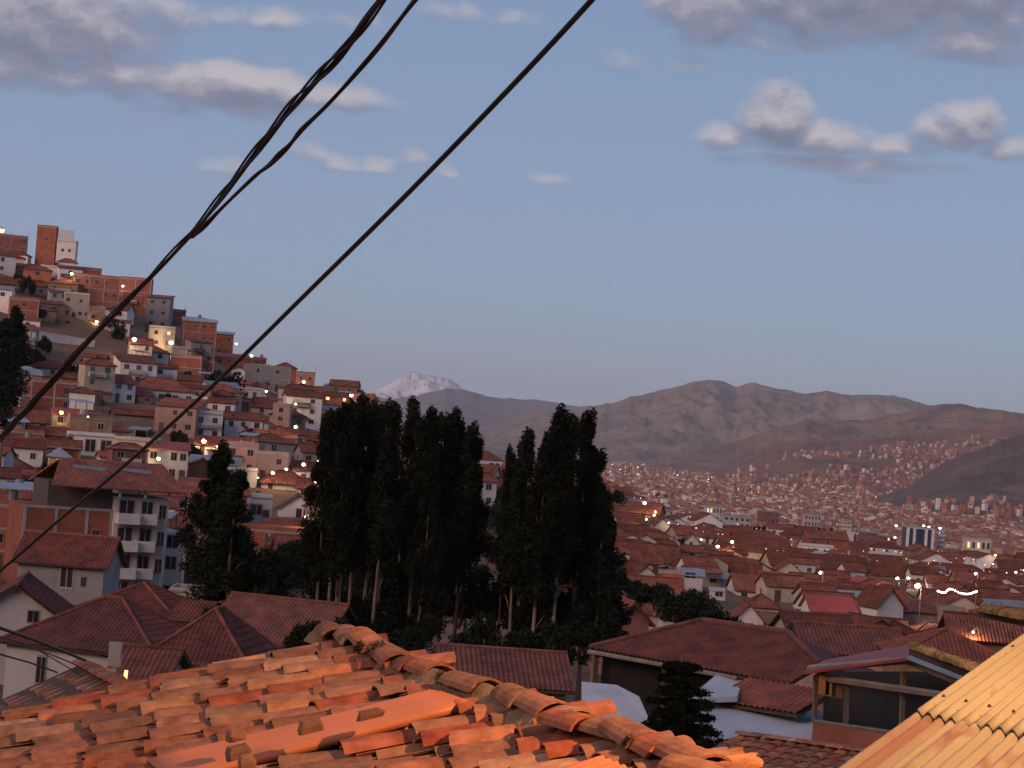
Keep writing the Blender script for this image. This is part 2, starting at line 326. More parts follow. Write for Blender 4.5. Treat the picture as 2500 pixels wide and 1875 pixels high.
# ------------------------------------------------------------------ far hills
def hill(name, prof, D0, foot, back, mat, amp, freq, label, base=-66, pxr=None, nr=110, nc=560, wig=.06, seed=0, power=1.25):
    prof = np.array(prof, float); x0, x1 = prof[0, 0], prof[-1, 0]
    px = np.linspace(x0, x1, nc); py = np.interp(px, prof[:, 0], prof[:, 1])
    py = py+fbm(px/26+seed, px*0+seed*3.1, 4)*5.0
    zc = np.array([at(a, b, D0).z for a, b in zip(px, py)]); tx = np.array([at(a, b, 1.0).x for a, b in zip(px, py)])
    wob = 1+wig*fbm(px/160+seed, px*0+2.2, 3)
    t = np.concatenate([np.linspace(0, 1, nr), np.linspace(1, 2, nr//3)[1:]])
    T, PX = np.meshgrid(t, px, indexing='ij')
    D = np.where(T <= 1, foot+(D0*wob[None]-foot)*T, D0*wob[None]+(back-D0)*(T-1))
    H = (zc*wob-base)[None]
    s = np.where(T <= 1, np.clip(T, 0, 1)**power, 1-(T-1)*.8)
    X = tx[None]*D
    n = ridged(X/(D0*freq)+seed*5, D/(D0*freq*2.6)+seed, 5)+.55*fbm(X/(D0*freq*.3), D/(D0*freq*.3), 5)
    env = np.where(T <= 1, 4*T*(1-T), 0)**.8
    Z = base+H*s+n*amp*env*np.clip(H/200, 0, 3)
    Z[0] = base-3
    V = np.stack([X, D, Z], -1).reshape(-1, 3); a, b = T.shape
    i = np.arange(a-1)[:, None]*b+np.arange(b-1)[None]; Fc = np.stack([i, i+1, i+1+b, i+b], -1).reshape(-1, 4)
    o = obj(name, mesh_np(name, V, Fc, smooth=True), mat); tag(o, label, kind='structure')
    return V.reshape(a, b, 3)
HILL1 = M('hill_grass', (.27, .195, .14), var=.5, scale=.0018, objvar=0, col2=(.135, .105, .085), bump=60, bscale=.004)
HILL2 = M('hill_scrub', (.26, .15, .10), var=.5, scale=.003, objvar=0, col2=(.10, .08, .065), bump=35, bscale=.008)
HILL3 = M('hill_red', (.27, .12, .08), var=.5, scale=.005, objvar=0, col2=(.11, .08, .06), bump=18, bscale=.012)
HILL0 = M('hill_far', (.15, .13, .12), var=.4, scale=.0005, objvar=0, bump=80, bscale=.001)
SNOW = M('snow_peak', (.95, .94, .95), var=.1, scale=.0011, objvar=0, col2=(.50, .46, .47), bump=160, bscale=.002)
hill('snow_mountain', [(700, 1010), (850, 968), (890, 962), (925, 950), (950, 938), (975, 920), (1000, 908), (1012, 904), (1030, 914), (1050, 916), (1070, 922), (1095, 928), (1115, 942), (1135, 954), (1160, 975), (1200, 1010), (1400, 1060)],
     30000, 26000, 33000, SNOW, 75, .016, 'snow-covered peak far behind the blue ridges', seed=4, wig=.01, power=1.0)
hill('blue_ridge', [(200, 1000), (500, 960), (780, 940), (850, 952), (900, 965), (950, 972), (1000, 968), (1050, 956), (1090, 949), (1130, 951), (1180, 965), (1230, 973), (1300, 976), (1380, 986), (1450, 1000), (1700, 1010), (2600, 1040)],
     20000, 16500, 22000, HILL0, 70, .06, 'dim blue mountain ridge in front of the snow peak', seed=7, wig=.02)
M2 = hill('brown_range', [(900, 1085), (1000, 1075), (1100, 1062), (1180, 1038), (1250, 1022), (1330, 998), (1400, 994), (1450, 991), (1500, 985), (1540, 969), (1600, 957), (1650, 942), (1700, 932), (1745, 926), (1800, 942), (1840, 936), (1900, 950), (1960, 961), (2020, 955), (2080, 965), (2150, 961), (2200, 970), (2260, 986), (2330, 1000), (2400, 995), (2450, 1005), (2500, 1012), (2700, 1025), (3200, 1060)],
     13500, 8600, 16000, HILL1, 42, .028, 'long brown mountain range across the valley', seed=2, wig=.05)
hill('wooded_hill', [(1500, 1150), (1600, 1120), (1700, 1100), (1800, 1075), (1880, 1052), (1970, 1022), (2043, 1026), (2118, 1026), (2193, 1011), (2267, 989), (2335, 985), (2417, 1000), (2490, 1010), (2700, 1030), (3200, 1080)],
     8800, 6300, 9800, HILL2, 36, .028, 'dusky hill with dark scrub below the brown range', seed=5)
M4 = hill('settled_hill', [(1640, 1175), (1720, 1160), (1782, 1142), (1857, 1098), (1932, 1076), (2020, 1074), (2118, 1076), (2193, 1060), (2267, 1052), (2342, 1040), (2450, 1030), (2700, 1040), (3200, 1090)],
     6200, 4000, 6800, HILL3, 16, .035, 'reddish hill with terraces and scattered houses above the city', seed=9)
M5 = hill('dark_slope', [(2020, 1235), (2100, 1222), (2170, 1205), (2215, 1188), (2267, 1150), (2342, 1113), (2420, 1085), (2500, 1057), (2650, 1015), (3200, 960)],
     3700, 2500, 4300, M('hill_dark', (.17, .11, .088), var=.5, scale=.006, objvar=0, col2=(.065, .055, .045), bump=14, bscale=.02), 14, .04, 'dark bare slope falling to the city edge', seed=12)

def shade_slope():
    # unseen slope added behind the camera to keep low sun off near houses
    x = np.linspace(-420, 300, 60); y = np.linspace(-6, -300, 34); X, Y = np.meshgrid(x, y); t = np.clip((-Y-6)/150, 0, 1); Z = -6+106*t**.9+fbm(X/30, Y/30, 4)*3*t+np.clip((np.abs(X)-20)/120, 0, 1)*-6
    V = np.stack([X, Y, Z], -1).reshape(-1, 3); a, b = X.shape; i = np.arange(a-1)[:, None]*b+np.arange(b-1)[None]; Fc = np.stack([i, i+b, i+b+1, i+1], -1).reshape(-1, 4)
    tag(obj('hillside', mesh_np('hillside', V, Fc, smooth=True), EARTHG), 'unseen slope added behind the near roofs to shade them', kind='structure')
shade_slope()
# ------------------------------------------------------------------ houses
def ribbed(poly, pitch=.24, row=.42, amp=.045, uoff=0):
    """clay-tile surface over a convex planar polygon whose first edge is the eave: barrel ribs running up the slope, stepped in courses"""
    P = [Vector(p) for p in poly]; e = (P[1]-P[0]).normalized(); n = (P[1]-P[0]).cross(P[-1]-P[0]).normalized(); s = n.cross(e)
    Q = [((p-P[0]).dot(e), (p-P[0]).dot(s)) for p in P]; u0 = min(q[0] for q in Q); u1 = max(q[0] for q in Q)
    nu = max(2, int(round((u1-u0)/pitch)))*4; us = np.linspace(u0+1e-4, u1-1e-4, nu+1); V = []; Fc = []; cols = []
    for k, u in enumerate(us):
        vv = []
        for i in range(len(Q)):
            (a, b), (c, d) = Q[i], Q[(i+1) % len(Q)]
            if (a-u)*(c-u) <= 0 and abs(a-c) > 1e-9: vv.append(b+(d-b)*(u-a)/(c-a))
        cols.append((u, min(vv), max(vv)))
    vmax = max(c[2] for c in cols); vmin = min(c[1] for c in cols); nrow = max(1, int((vmax-vmin)/row))
    rows = []
    for j in range(nrow+1): rows += [(vmin+j*row, .035), (vmin+(j+1)*row-.01, 0.0)]
    for (u, a, b) in cols:
        k = len(V)
        ph = math.cos(2*math.pi*(u-u0+uoff)/pitch); h0 = amp*(ph if ph > 0 else .6*ph)
        for (v, st) in rows:
            v = min(max(v, a), b); p = P[0]+e*u+s*v+n*(h0+st); V.append(tuple(p))
    m = len(rows)
    for c in range(len(cols)-1):
        for r in range(m-1): Fc.append((c*m+r, (c+1)*m+r, (c+1)*m+r+1, c*m+r+1))
    return V, Fc
def win_mesh():
    b = MB(); b.box(-.5, -.42, -.03, .05, -.5, .5); b.box(.42, .5, -.03, .05, -.5, .5); b.box(-.42, .42, -.03, .05, .42, .5); b.box(-.42, .42, -.03, .05, -.5, -.42); b.box(-.03, .03, -.02, .05, -.42, .42)
    b.box(-.42, .42, .0, .05, -.42, .42, m=1, skip='klrtb'); return b
_wm = {}
def window_me(glass, frame):
    k = (glass.name, frame.name)
    if k not in _wm:
        me = win_mesh().mesh('window'); me.materials.append(frame); me.materials.append(glass); _wm[k] = me
    return _wm[k]
_dm = {}
def door_me(mat):
    if mat.name not in _dm:
        b = MB(); b.box(-.5, .5, -.03, .04, 0, 1); b.box(-.36, .36, -.045, -.03, .08, .45, skip='k'); b.box(-.36, .36, -.045, -.03, .52, .9, skip='k')
        me = b.mesh('door'); me.materials.append(mat); _dm[mat.name] = me
    return _dm[mat.name]
def put_window(root, x, z, w, h, y, side=0, glass=None, frame=None, name='window', me=None):
    o = bpy.data.objects.new(name, me or window_me(glass or GLASS, frame or FRAME)); link(o, root); o.scale = (w, 1, h)
    if side == 0: o.location = (x, y, z)
    elif side == 1: o.location = (y, x, z); o.rotation_euler = (0, 0, math.pi/2)      # right wall
    else: o.location = (y, x, z); o.rotation_euler = (0, 0, -math.pi/2)               # left wall
    return o
HOUSES = []; RECTS = []
def roof_polys(kind, w, dp, z, rise, oh):
    X, Y = w/2+oh, dp/2+oh; k = rise*oh/(dp/2) if kind in ('gable', 'hip') else 0; kx = rise*oh/(w/2)
    if kind == 'gable':       # ridge along x, slopes to front and back
        return [[(-X,-Y,z-k),(X,-Y,z-k),(X,0,z+rise),(-X,0,z+rise)], [(X,Y,z-k),(-X,Y,z-k),(-X,0,z+rise),(X,0,z+rise)]], [((-X,0,z+rise),(X,0,z+rise))]
    if kind == 'gablef':      # gable end to the front
        return [[(X,-Y,z-kx),(X,Y,z-kx),(0,Y,z+rise),(0,-Y,z+rise)], [(-X,Y,z-kx),(-X,-Y,z-kx),(0,-Y,z+rise),(0,Y,z+rise)]], [((0,-Y,z+rise),(0,Y,z+rise))]
    if kind == 'hip':
        if X > Y:
            r = X-Y; z0 = z-k; A, B = (-r,0,z+rise), (r,0,z+rise)
            return [[(-X,-Y,z0),(X,-Y,z0),B,A], [(X,Y,z0),(-X,Y,z0),A,B], [(X,-Y,z0),(X,Y,z0),B], [(-X,Y,z0),(-X,-Y,z0),A]], [(A,B),((-X,-Y,z0),A),((X,-Y,z0),B),((X,Y,z0),B),((-X,Y,z0),A)]
        r = Y-X; z0 = z-k; A, B = (0,-r,z+rise), (0,r,z+rise)
        return [[(-X,-Y,z0),(X,-Y,z0),A], [(X,Y,z0),(-X,Y,z0),B], [(X,-Y,z0),(X,Y,z0),B,A], [(-X,Y,z0),(-X,-Y,z0),A,B]], [(A,B),((-X,-Y,z0),A),((X,-Y,z0),A),((X,Y,z0),B),((-X,Y,z0),B)]
    if kind == 'shed':        # falls to the front
        return [[(-X,-Y,z),(X,-Y,z),(X,Y,z+rise),(-X,Y,z+rise)]], []
    if kind == 'shedr':       # falls to the right
        return [[(X,-Y,z),(X,Y,z),(-X,Y,z+rise),(-X,-Y,z+rise)]], []
    return [], []
def house(name, loc, yaw, w, dp, h, base, roof='gable', rise=1.4, wall=None, rmat=None, nwin=None, oh=.45, ribs=False, label=None, cat='house', group=None, winsize=(1.1, 1.25), storeys=None,
          lit=0, frame_bars=False, door=True, rebar=False, sidewin=True, litmat=None, glass=None, wins=None, frame=None, parapet=.5):
    """loc: centre of the house at eave height z; walls go down h to a plinth that reaches base metres below"""
    wall = wall or WHITE; rmat = rmat or TILE; rnd = random.Random(hash((round(loc[0], 1), round(loc[1], 1))) & 0xffff)
    root = empty(name, (loc[0], loc[1], loc[2]-h), yaw)
    b = MB(); x, y = w/2, dp/2
    b.box(-x, x, -y, y, -base, h, skip='b')
    if roof == 'gable':
        for sx in (-1, 1):
            t = [(sx*x, -y, h), (sx*x, y, h), (sx*x, 0, h+rise-.02)]; b.poly(t if sx > 0 else t[::-1])
    elif roof == 'gablef':
        for sy in (-1, 1):
            t = [(-x, sy*y, h), (x, sy*y, h), (0, sy*y, h+rise-.02)]; b.poly(t if sy < 0 else t[::-1])
    elif roof == 'shed':
        b.poly([(x,-y,h),(x,y,h),(x,y,h+rise*.9)]); b.poly([(-x,y,h),(-x,-y,h),(-x,y,h+rise*.9)]); b.poly([(x,y,h),(-x,y,h),(-x,y,h+rise*.9),(x,y,h+rise*.9)])
    elif roof == 'shedr':
        b.poly([(-x,-y,h),(x,-y,h),(-x,-y,h+rise*.9)]); b.poly([(x,y,h),(-x,y,h),(-x,y,h+rise*.9)]); b.poly([(-x,y,h),(-x,-y,h),(-x,-y,h+rise*.9),(-x,y,h+rise*.9)])
    b.build('wall', wall, root)
    if roof == 'flat':
        r = MB(); r.box(-x-.12, x+.12, -y-.12, y+.12, h+.003, h+.2)
        if parapet:
            t = .16
            for q in ((-x, x, -y, -y+t), (-x, x, y-t, y), (-x, -x+t, -y+t, y-t), (x-t, x, -y+t, y-t)): r.box(*q, h+.2, h+.2+parapet, m=1, skip='b')
        r.build('roof', [GREY, wall], root)
        if rebar:
            for qx, qy in ((-x+.2, -y+.2), (0, -y+.2), (x-.2, -y+.2), (x-.2, y-.2)):
                q = MB(); q.box(qx-.1, qx+.1, qy-.1, qy+.1, h+.2, h+.8); q.tube([(qx, qy, h+.7), (qx+.05, qy, h+1.9+rnd.random())], .03, 4); q.build('column_stub', SLATE, root)
    else:
        polys, ridges = roof_polys(roof, w, dp, h, rise, oh)
        if ribs:
            V = []; Fc = []
            for p in polys:
                v, f = ribbed(p); k = len(V); V += v; Fc += [tuple(i+k for i in q) for q in f]
            ro = obj('roof', mesh_np('roof', V, Fc), rmat, root); ro['kind'] = 'stuff'
            u = MB()
            for p in polys: u.slab([(a, c, d-.05) for a, c, d in p], .1)
            u.build('roof_boards', WOOD, ro)
        else:
            r = MB(); uvs = []
            for p in polys:
                i0 = len(r.v); r.slab(p, .14)
                P = [Vector(q) for q in p]; e = (P[1]-P[0]).normalized(); n = (P[1]-P[0]).cross(P[-1]-P[0]).normalized(); s = n.cross(e)
                uvs += [((Vector(q)-P[0]).dot(e), (Vector(q)-P[0]).dot(s)) for q in r.v[i0:]]
            me = r.mesh('roof'); me.materials.append(rmat); l = me.uv_layers.new(name='UVMap')
            for lp in me.loops: l.data[lp.index].uv = uvs[lp.vertex_index]
            ro = obj('roof', me, None, root)
        if ridges and rmat in (TILE, TILE_G):
            c = MB()
            for a, q in ridges:
                a, q = Vector(a), Vector(q); c.tube([a+Vector((0, 0, .03)), (a+q)/2+Vector((0, 0, .03)), q+Vector((0, 0, .03))], .11, 6)
            c.build('ridge', rmat, ro)
    if frame_bars:
        q = MB(); ns = storeys or max(1, int(h/2.6))
        for k in range(ns+1): z = h*k/ns; q.box(-x-.03, x+.03, -y-.04, -y+.05, z-.14, z+.1, skip='k'); q.box(x-.05, x+.04, -y, y, z-.14, z+.1); q.box(-x-.04, -x+.05, -y, y, z-.14, z+.1)
        for cx in np.linspace(-x+.1, x-.1, max(2, int(w/4)+1)): q.box(cx-.15, cx+.15, -y-.06, -y, -.5, h, skip='k')
        q.build('concrete_frame', GREY, root)
    ns = storeys or max(1, int(round(h/2.7)))
    if wins is not None:
        for (wx, wz, ww, wh, *ex) in wins: put_window(root, wx*w/2, wz, ww, wh, -y-.02, 0, (litmat or LITWIN) if ex else glass, frame)
    else:
        nx = nwin if nwin is not None else max(1, int(w/2.5)); sh = h/ns; di = rnd.randrange(nx) if (door and nx > 1) else -1
        for s_ in range(ns):
            for i in range(nx):
                wx = -x+w*(i+.5)/nx+rnd.uniform(-.15, .15); wz = s_*sh+sh*.56
                if s_ == 0 and i == di:
                    o = bpy.data.objects.new('door', door_me(WOOD)); link(o, root); o.location = (wx, -y-.02, .02); o.scale = (1.0, 1, min(2.1, sh*.85)); continue
                if rnd.random() < .18: continue
                g = (litmat or LITWIN) if rnd.random() < lit else glass
                put_window(root, wx, wz, winsize[0]*rnd.uniform(.85, 1.2), min(winsize[1]*rnd.uniform(.85, 1.1), sh*.62), -y-.02, 0, g, frame)
        if sidewin and abs(yaw) > .12:
            sd = -1 if math.sin(yaw+math.atan2(loc[0], loc[1])) > 0 else 1
            for s_ in range(ns):
                if rnd.random() < .6: put_window(root, rnd.uniform(-.5, .3)*dp/2, s_*sh+sh*.56, .85, min(1.0, sh*.6), (x+.02)*sd, 1 if sd > 0 else 2)
    tag(root, label, cat, group); HOUSES.append((loc[0], loc[1], max(w, dp)/2))
    c_, s_ = math.cos(yaw), math.sin(yaw); P = [Vector((loc[0]+c_*a-s_*b_, loc[1]+s_*a+c_*b_, z)) for a in (-x, x) for b_ in (-y, y) for z in (loc[2]-h, loc[2]+(rise if roof != 'flat' else .5))]; Q = [proj(p) for p in P]
    RECTS.append((min(q[0] for q in Q), max(q[0] for q in Q), min(q[1] for q in Q), max(q[1] for q in Q), min(p.y for p in P))); return root
def hp(px, py, wpx, hpx, roof='gable', wall=None, yaw=0, dep=None, rise=None, d=None, name='hillside_house', label=None, **k):
    """a house by the picture: eave line of its front at (px,py), wpx wide and hpx high, standing where the sight line meets the ground"""
    d = d or (min(hit(px, py+hpx), 655) if px < 1000 else hit(px, py+hpx)); m = d/F; w = wpx*m/max(.6, math.cos(R(yaw))); h = max(2.2, hpx*m); dep = dep or min(max(w*.75, 4.5), 10)
    if roof == 'gablef': rise = rise or w*.22
    rise = rise or dep*.5*.42
    p = at(px, py, d); azm = math.atan2(p.x, p.y); yw = R(yaw)-azm
    c = Vector((p.x, p.y, p.z))+Vector((-math.sin(yw), math.cos(yw), 0))*dep/2
    g = float(ground(c.x, c.y)); base = max(1.0, (p.z-h)-g+2.5); gb = float(ground(p.x, p.y)); base = max(base, (p.z-h)-gb+2.5)
    HAND.append((px-wpx/2, px+wpx/2, py-rise*.6/m, py+hpx*.8, d))
    return house(name, c, yw, w, dep, h, base, roof, rise, wall, label=label, **k)
HAND = []
# --- hillside, top rows (picture coordinates of the photograph)
hp(28, 578, 80, 58, 'flat', BRICK, 12, label='brick house with flat roof at the top edge of the hillside', frame_bars=True, rebar=True)
hp(115, 555, 46, 84, 'flat', BRICK, -8, name='apartment_block', cat='building', label='narrow brick tower house on the hill crest beside a white front', storeys=4, wins=[(.0, 7.2, .9, 1.0), (.1, 4.8, .9, .9)])
hp(163, 590, 46, 38, 'flat', WHITE, -8, label='white house with two square windows on the hill crest', wins=[(-.35, 2.2, .9, 1.0), (.35, 2.2, .9, 1.0)], name='white_house')
hp(160, 563, 40, 25, 'shed', WHITE, -8, label='bright white rooftop room above the two square windows', d=hit(163, 628)+3, rmat=METALROOF, name='rooftop_room', wins=[(0, 1.6, 3.2, 1.4, 1)], litmat=LITWHITE)
hp(218, 658, 60, 28, 'flat', BRICK, 5, label='low brick house stepped below the crest tower', frame_bars=True)
hp(238, 676, 112, 88, 'flat', BRICK, 6, label='long red brick building with a pale band under its parapet', frame_bars=True, storeys=3, name='brick_building', cat='building')
hp(332, 682, 76, 62, 'flat', BRICK, -5, label='brick block beside the cables with a dark wide window', wins=[(.0, 4.1, 2.6, 1.2), (-.5, 1.5, 1, 1.1)], frame_bars=True, storeys=2)
hp(388, 726, 56, 78, 'shed', GREY, -12, rmat=REDROOF, label='grey house with red sheet roof and stacked balconies on the crest', storeys=3)
hp(428, 760, 52, 60, 'flat', BRICK, 4, label='plain brick house between the balconies and the pale-roofed block', rebar=True)
hp(145, 713, 44, 40, 'shed', GREY, 8, rmat=SLATE, label='grey house with dark sheet roof on the upper hillside')
hp(190, 720, 58, 62, 'flat', CREAM, 5, label='cream apartment house with rows of small windows', nwin=4, storeys=2, winsize=(.8, 1.0))
hp(234, 752, 46, 36, 'flat', PINK, 5, label='tan house with a dark square opening beside the cream apartments', wins=[(-.2, 1.6, 1.3, 1.2)])
hp(85, 697, 62, 28, 'gable', PINK, 6, rise=1.2, label='small tiled house washed by orange lamplight on the upper slope')
hp(8, 705, 44, 60, 'gable', WHITE, -10, label='white house with blue-grey cast at the hillside edge', rmat=METALROOF)
hp(345, 838, 54, 52, 'gable', WHITE, 6, rise=1.4, label='white two-storey house lit by a street lamp on the slope', lit=.3)
hp(398, 802, 60, 72, 'flat', CREAM, 5, storeys=3, label='cream three-storey house lit warm by lamps', lit=.25)
hp(441, 852, 36, 58, 'flat', CREAM, 5, storeys=2, label='cream house with a glowing ground-floor window', wins=[(0, 1.4, 1.7, 1.9, 1), (0, 4.2, 1, 1)])
hp(490, 784, 80, 84, 'gable', BRICK, 6, rise=1.0, rmat=METALROOF, storeys=3, label='tall brick block with pale sheet roof on the crest', name='brick_building', cat='building', frame_bars=True, nwin=4, winsize=(1.0, .8))
hp(549, 815, 44, 58, 'shed', BRICK, 0, rmat=METALROOF, storeys=2, label='stepped brick house with open balconies at the crest end')
hp(560, 872, 112, 24, 'shed', BRICK, 8, rmat=REDROOF, rise=1.5, label='long low house under a bright red sloping roof')
hp(582, 902, 32, 46, 'gablef', WHITE, 0, storeys=2, nwin=1, winsize=(1.7, 1.0), label='narrow white gabled house with one window on each floor', door=False)
hp(500, 893, 42, 40, 'flat', CREAM, 4, label='blank cream house below the red sloping roof', nwin=1)
hp(655, 893, 110, 62, 'flat', GREY, 5, storeys=2, name='unfinished_building', cat='building', rebar=True, frame_bars=True, nwin=5, winsize=(1.3, 1.3), label='unfinished concrete building with bare columns on the ridge', parapet=0)
hp(738, 912, 64, 52, 'flat', BRICK, 0, storeys=2, rebar=True, frame_bars=True, label='unfinished brick house with steel rods on its roof')
hp(612, 952, 46, 24, 'flat', WHITE, 4, label='low white house with dark windows under the unfinished building')
hp(640, 992, 92, 22, 'hip', CREAM, 10, rise=2.2, label='hipped tile house with pale band on the mid slope')
hp(688, 992, 42, 84, 'flat', PINK, -6, storeys=4, name='apartment_block', cat='building', label='tall blank pinkish block on the mid slope', nwin=1)
hp(770, 1016, 86, 36, 'flat', BRICK, 6, label='red brick house with a long dark slot window', wins=[(.1, 1.7, 3.6, .8)])
hp(770, 1074, 92, 26, 'gable', CREAM, 8, rise=1.6, label='tiled house with a brown door between cream walls near the trees')
hp(812, 966, 82, 34, 'gable', BRICK, 8, rise=1.2, label='tiled brick house with an orange lit awning on the ridge', lit=.4)
hp(812, 1000, 40, 30, 'shed', BLUEG, 5, rmat=M('blue_sheet', (.16, .24, .34), rough=.5), label='small house with a light blue sheet awning')
# --- hillside, middle
hp(130, 897, 100, 26, 'hip', WHITE, 6, rise=1.7, label='hipped tile house with a white band above the brick block')
hp(135, 935, 112, 72, 'flat', BRICK, 8, storeys=2, label='brick and white block with tall openings above a lamp', frame_bars=True, wins=[(.5, 4.6, 1.0, 1.6), (.82, 4.6, 1.0, 1.6), (.5, 1.8, 1.0, 1.5), (.82, 1.8, 1.0, 1.5)])
hp(32, 965, 36, 34, 'gablef', WHITE, 0, label='tiny white gable with two narrow windows', wins=[(-.35, 1.8, .5, 1.5), (.35, 1.8, .5, 1.5)])
hp(85, 1027, 84, 32, 'hip', WHITE, 6, rise=2.0, label='white house under a dusky hipped roof below the lamp')
hp(225, 1066, 112, 48, 'flat', WHITE, 4, name='white_house', label='white flat-roofed house with two big brown windows', wins=[(-.05, 1.9, 2.0, 2.4), (.62, 1.9, 2.0, 2.4), (-.5, 2.1, .8, .9)])
hp(395, 950, 165, 40, 'hip', WHITE, 8, rise=2.6, label='long hipped tile house with white window bands', nwin=5)
hp(290, 932, 84, 50, 'gable', WHITE, 30, rise=1.6, label='tiled house with a white gable end beside the long hipped house')
hp(318, 962, 110, 22, 'shed', ADOBE, 8, rise=1.6, label='low lean-to roof in front of the long hipped house')
hp(350, 1012, 140, 12, 'gable', ADOBE, 14, dep=3, rise=.8, label='long narrow tile-capped shed on the brown slope')
hp(484, 1024, 92, 44, 'hip', CREAM, 6, rise=2.3, label='hipped house with a white balcony rail among the dark shrubs')
hp(530, 1088, 116, 20, 'hip', CREAM, 10, rise=1.5, label='low tiled house glowing orange under its eave lamp', lit=.6)
hp(412, 1096, 96, 80, 'shed', WHITE, 3, storeys=2, rmat=REDROOF, rise=1.2, name='white_house', label='white two-storey house with tall brown windows and roof terrace', nwin=4, winsize=(1.1, 1.5))
hp(497, 1133, 60, 46, 'gablef', BRICK, 4, label='brick gable house beside the white terrace house', wins=[])
hp(147, 1112, 50, 36, 'hip', M('yellow_plaster', (.55, .36, .14)), 5, rise=1.3, rmat=METALROOF, label='small yellow kiosk house with grey hipped roof', lit=.5)
hp(60, 1090, 90, 50, 'gable', WHITE, 6, label='white house with dusky tile roof behind the kiosk')
hp(40, 1165, 120, 40, 'gable', GREY, -8, label='grey-walled house with sagging tile roof near the pair of lamps')
hp(728, 1240, 92, 28, 'gablef', WHITE, 3, rise=2.1, label='white gable house with a tall dark door by the eucalyptus', wins=[(.05, 1.1, .9, 2.1), (.45, 2.0, .5, .5)])
hp(640, 1218, 52, 60, 'flat', WHITE, 5, label='white posts and dark glazing of a small terrace house', nwin=2, winsize=(1.6, 1.7))
hp(725, 1298, 150, 42, 'shed', CREAM, 4, rise=1.3, label='cream house stepping down the slope with one dark window', nwin=2)
hp(745, 1345, 130, 20, 'gable', PINK, 8, rise=1.7, label='dusky tile roof below the cream stepped house')
hp(700, 1178, 120, 24, 'hip', WHITE, 8, rise=2.0, label='hipped tile house with white wall panels under the slope lamps')
hp(760, 1190, 70, 26, 'gable', WHITE, -6, rise=1.4, label='white house with tile roof beside the eucalyptus lamps')
hp(1185, 1120, 84, 26, 'hip', WHITE, 8, rise=2.3, d=640, label='tiled house with white wall and lamp seen between the eucalyptus clumps', name='white_house', wins=[(.35, 1.6, 1.3, 1.2), (.75, 1.6, 1.3, 1.2)])
hp(1095, 1305, 110, 70, 'gable', CREAM, 10, d=330, label='pale house behind the eucalyptus trunks', rise=1.8)
hp(1010, 1240, 120, 40, 'hip', WHITE, 4, d=360, label='hipped house glimpsed through the eucalyptus trunks')
hp(1230, 1200, 110, 40, 'hip', WHITE, -5, d=430, label='white house hidden between the two eucalyptus clumps')
# --- the block of flats with balconies and its neighbours
def flats():
    d = 208; m = d/F; p = at(345, 1215, d); yw = R(14)-math.atan2(p.x, p.y)
    root = empty('apartment_block', (p.x, p.y, p.z-10.8), yw); tag(root, 'four-storey flats with white balconies and a broad red roof', 'building')
    b = MB(); b.box(-2.6, 2.9, 0, 9, -3, 10.8); b.build('wall', WHITE, root)
    b = MB(); b.box(-11.5, -2.62, .6, 9, -3, 9.4); b.build('brick_wall', BRICK, root)
    c = MB()
    for x in (-11.4, -8.3, -5.2, -2.75): c.box(x-.15, x+.15, .55, .7, -3, 9.4)
    for z in (3.1, 6.2, 9.3): c.box(-11.5, -2.6, .54, .7, z-.13, z+.13)
    c.build('concrete_frame', GREY, root)
    me = window_me(GLASS, FRAME)
    for x, z in ((-4.2, 6.6), (-4.2, 3.4)): put_window(root, x, z, .8, 1.5, .57)
    for k in range(4):
        z = k*2.75
        q = MB(); q.box(-2.5, -.3, -1.5, 0, z-.14, z); q.box(-2.5, -.3, -1.5, -1.38, z, z+.95); q.box(-2.5, -2.38, -1.38, 0, z, z+.95); q.box(-.42, -.3, -1.38, 0, z, z+.95)
        q.box(-.28, 1.6, -.9, 0, z-.14, z); q.box(-.28, 1.6, -.9, -.78, z, z+.95); q.box(1.48, 1.6, -.78, 0, z, z+.95); q.build('balcony', WHITE, root)
        put_window(root, -1.4, z+1.3, 1.7, 2.1, -.02); put_window(root, .7, z+1.3, 1.3, 2.0, -.02); put_window(root, 2.3, z+1.2, .8, 1.6, -.02)
    r = MB(); z = 12.2
    r.slab([(-9.5, -1.6, z-.6), (4.3, -1.6, z-.6), (3.2, 5, z+2.0), (-7.5, 5, z+2.0)], .14); r.slab([(4.3, 10, z-.6), (-9.5, 10, z-.6), (-7.5, 5.003, z+2), (3.2, 5.003, z+2)], .14)
    r.slab([(4.303, -1.6, z-.6), (4.303, 10, z-.6), (3.203, 5, z+2.0)], .14)
    me = r.mesh('roof'); me.materials.append(TILE); l = me.uv_layers.new(name='UVMap')
    for lp in me.loops: v = me.vertices[lp.vertex_index].co; l.data[lp.index].uv = (v.x, v.y*1.07)
    ro = obj('roof', me, None, root)
    s = MB(); s.slab([(-6.5, 2.6, z+1.13), (-3.4, 2.2, z+.97), (-3.0, 2.9, z+1.25), (-6.4, 3.4, z+1.44)], .03); s.slab([(-1.6, 2.6, z+1.13), (1.4, 2.2, z+.97), (1.6, 2.9, z+1.25), (-1.4, 3.4, z+1.44)], .03); s.build('skylight_strip', METALROOF, ro)
    for x in (-2.4, .2, 2.7): p2 = MB(); p2.box(x-.12, x+.12, -.9, -.66, 10.8, z-.5); p2.build('terrace_post', WHITE, root)
    p2 = MB(); p2.box(-9.2, -2.7, 1.2, 8.8, 9.4, z-.3, skip='b'); p2.build('roof_terrace', SLATE, root)
    b = MB(); b.box(2.95, 5.2, 2, 8, -3, 7.4); b.build('annex', WHITE, root)
    for z in (1.2, 4.2, 6.4): put_window(root, 4.1, z, 1.3, 1.5, 1.98)
flats()
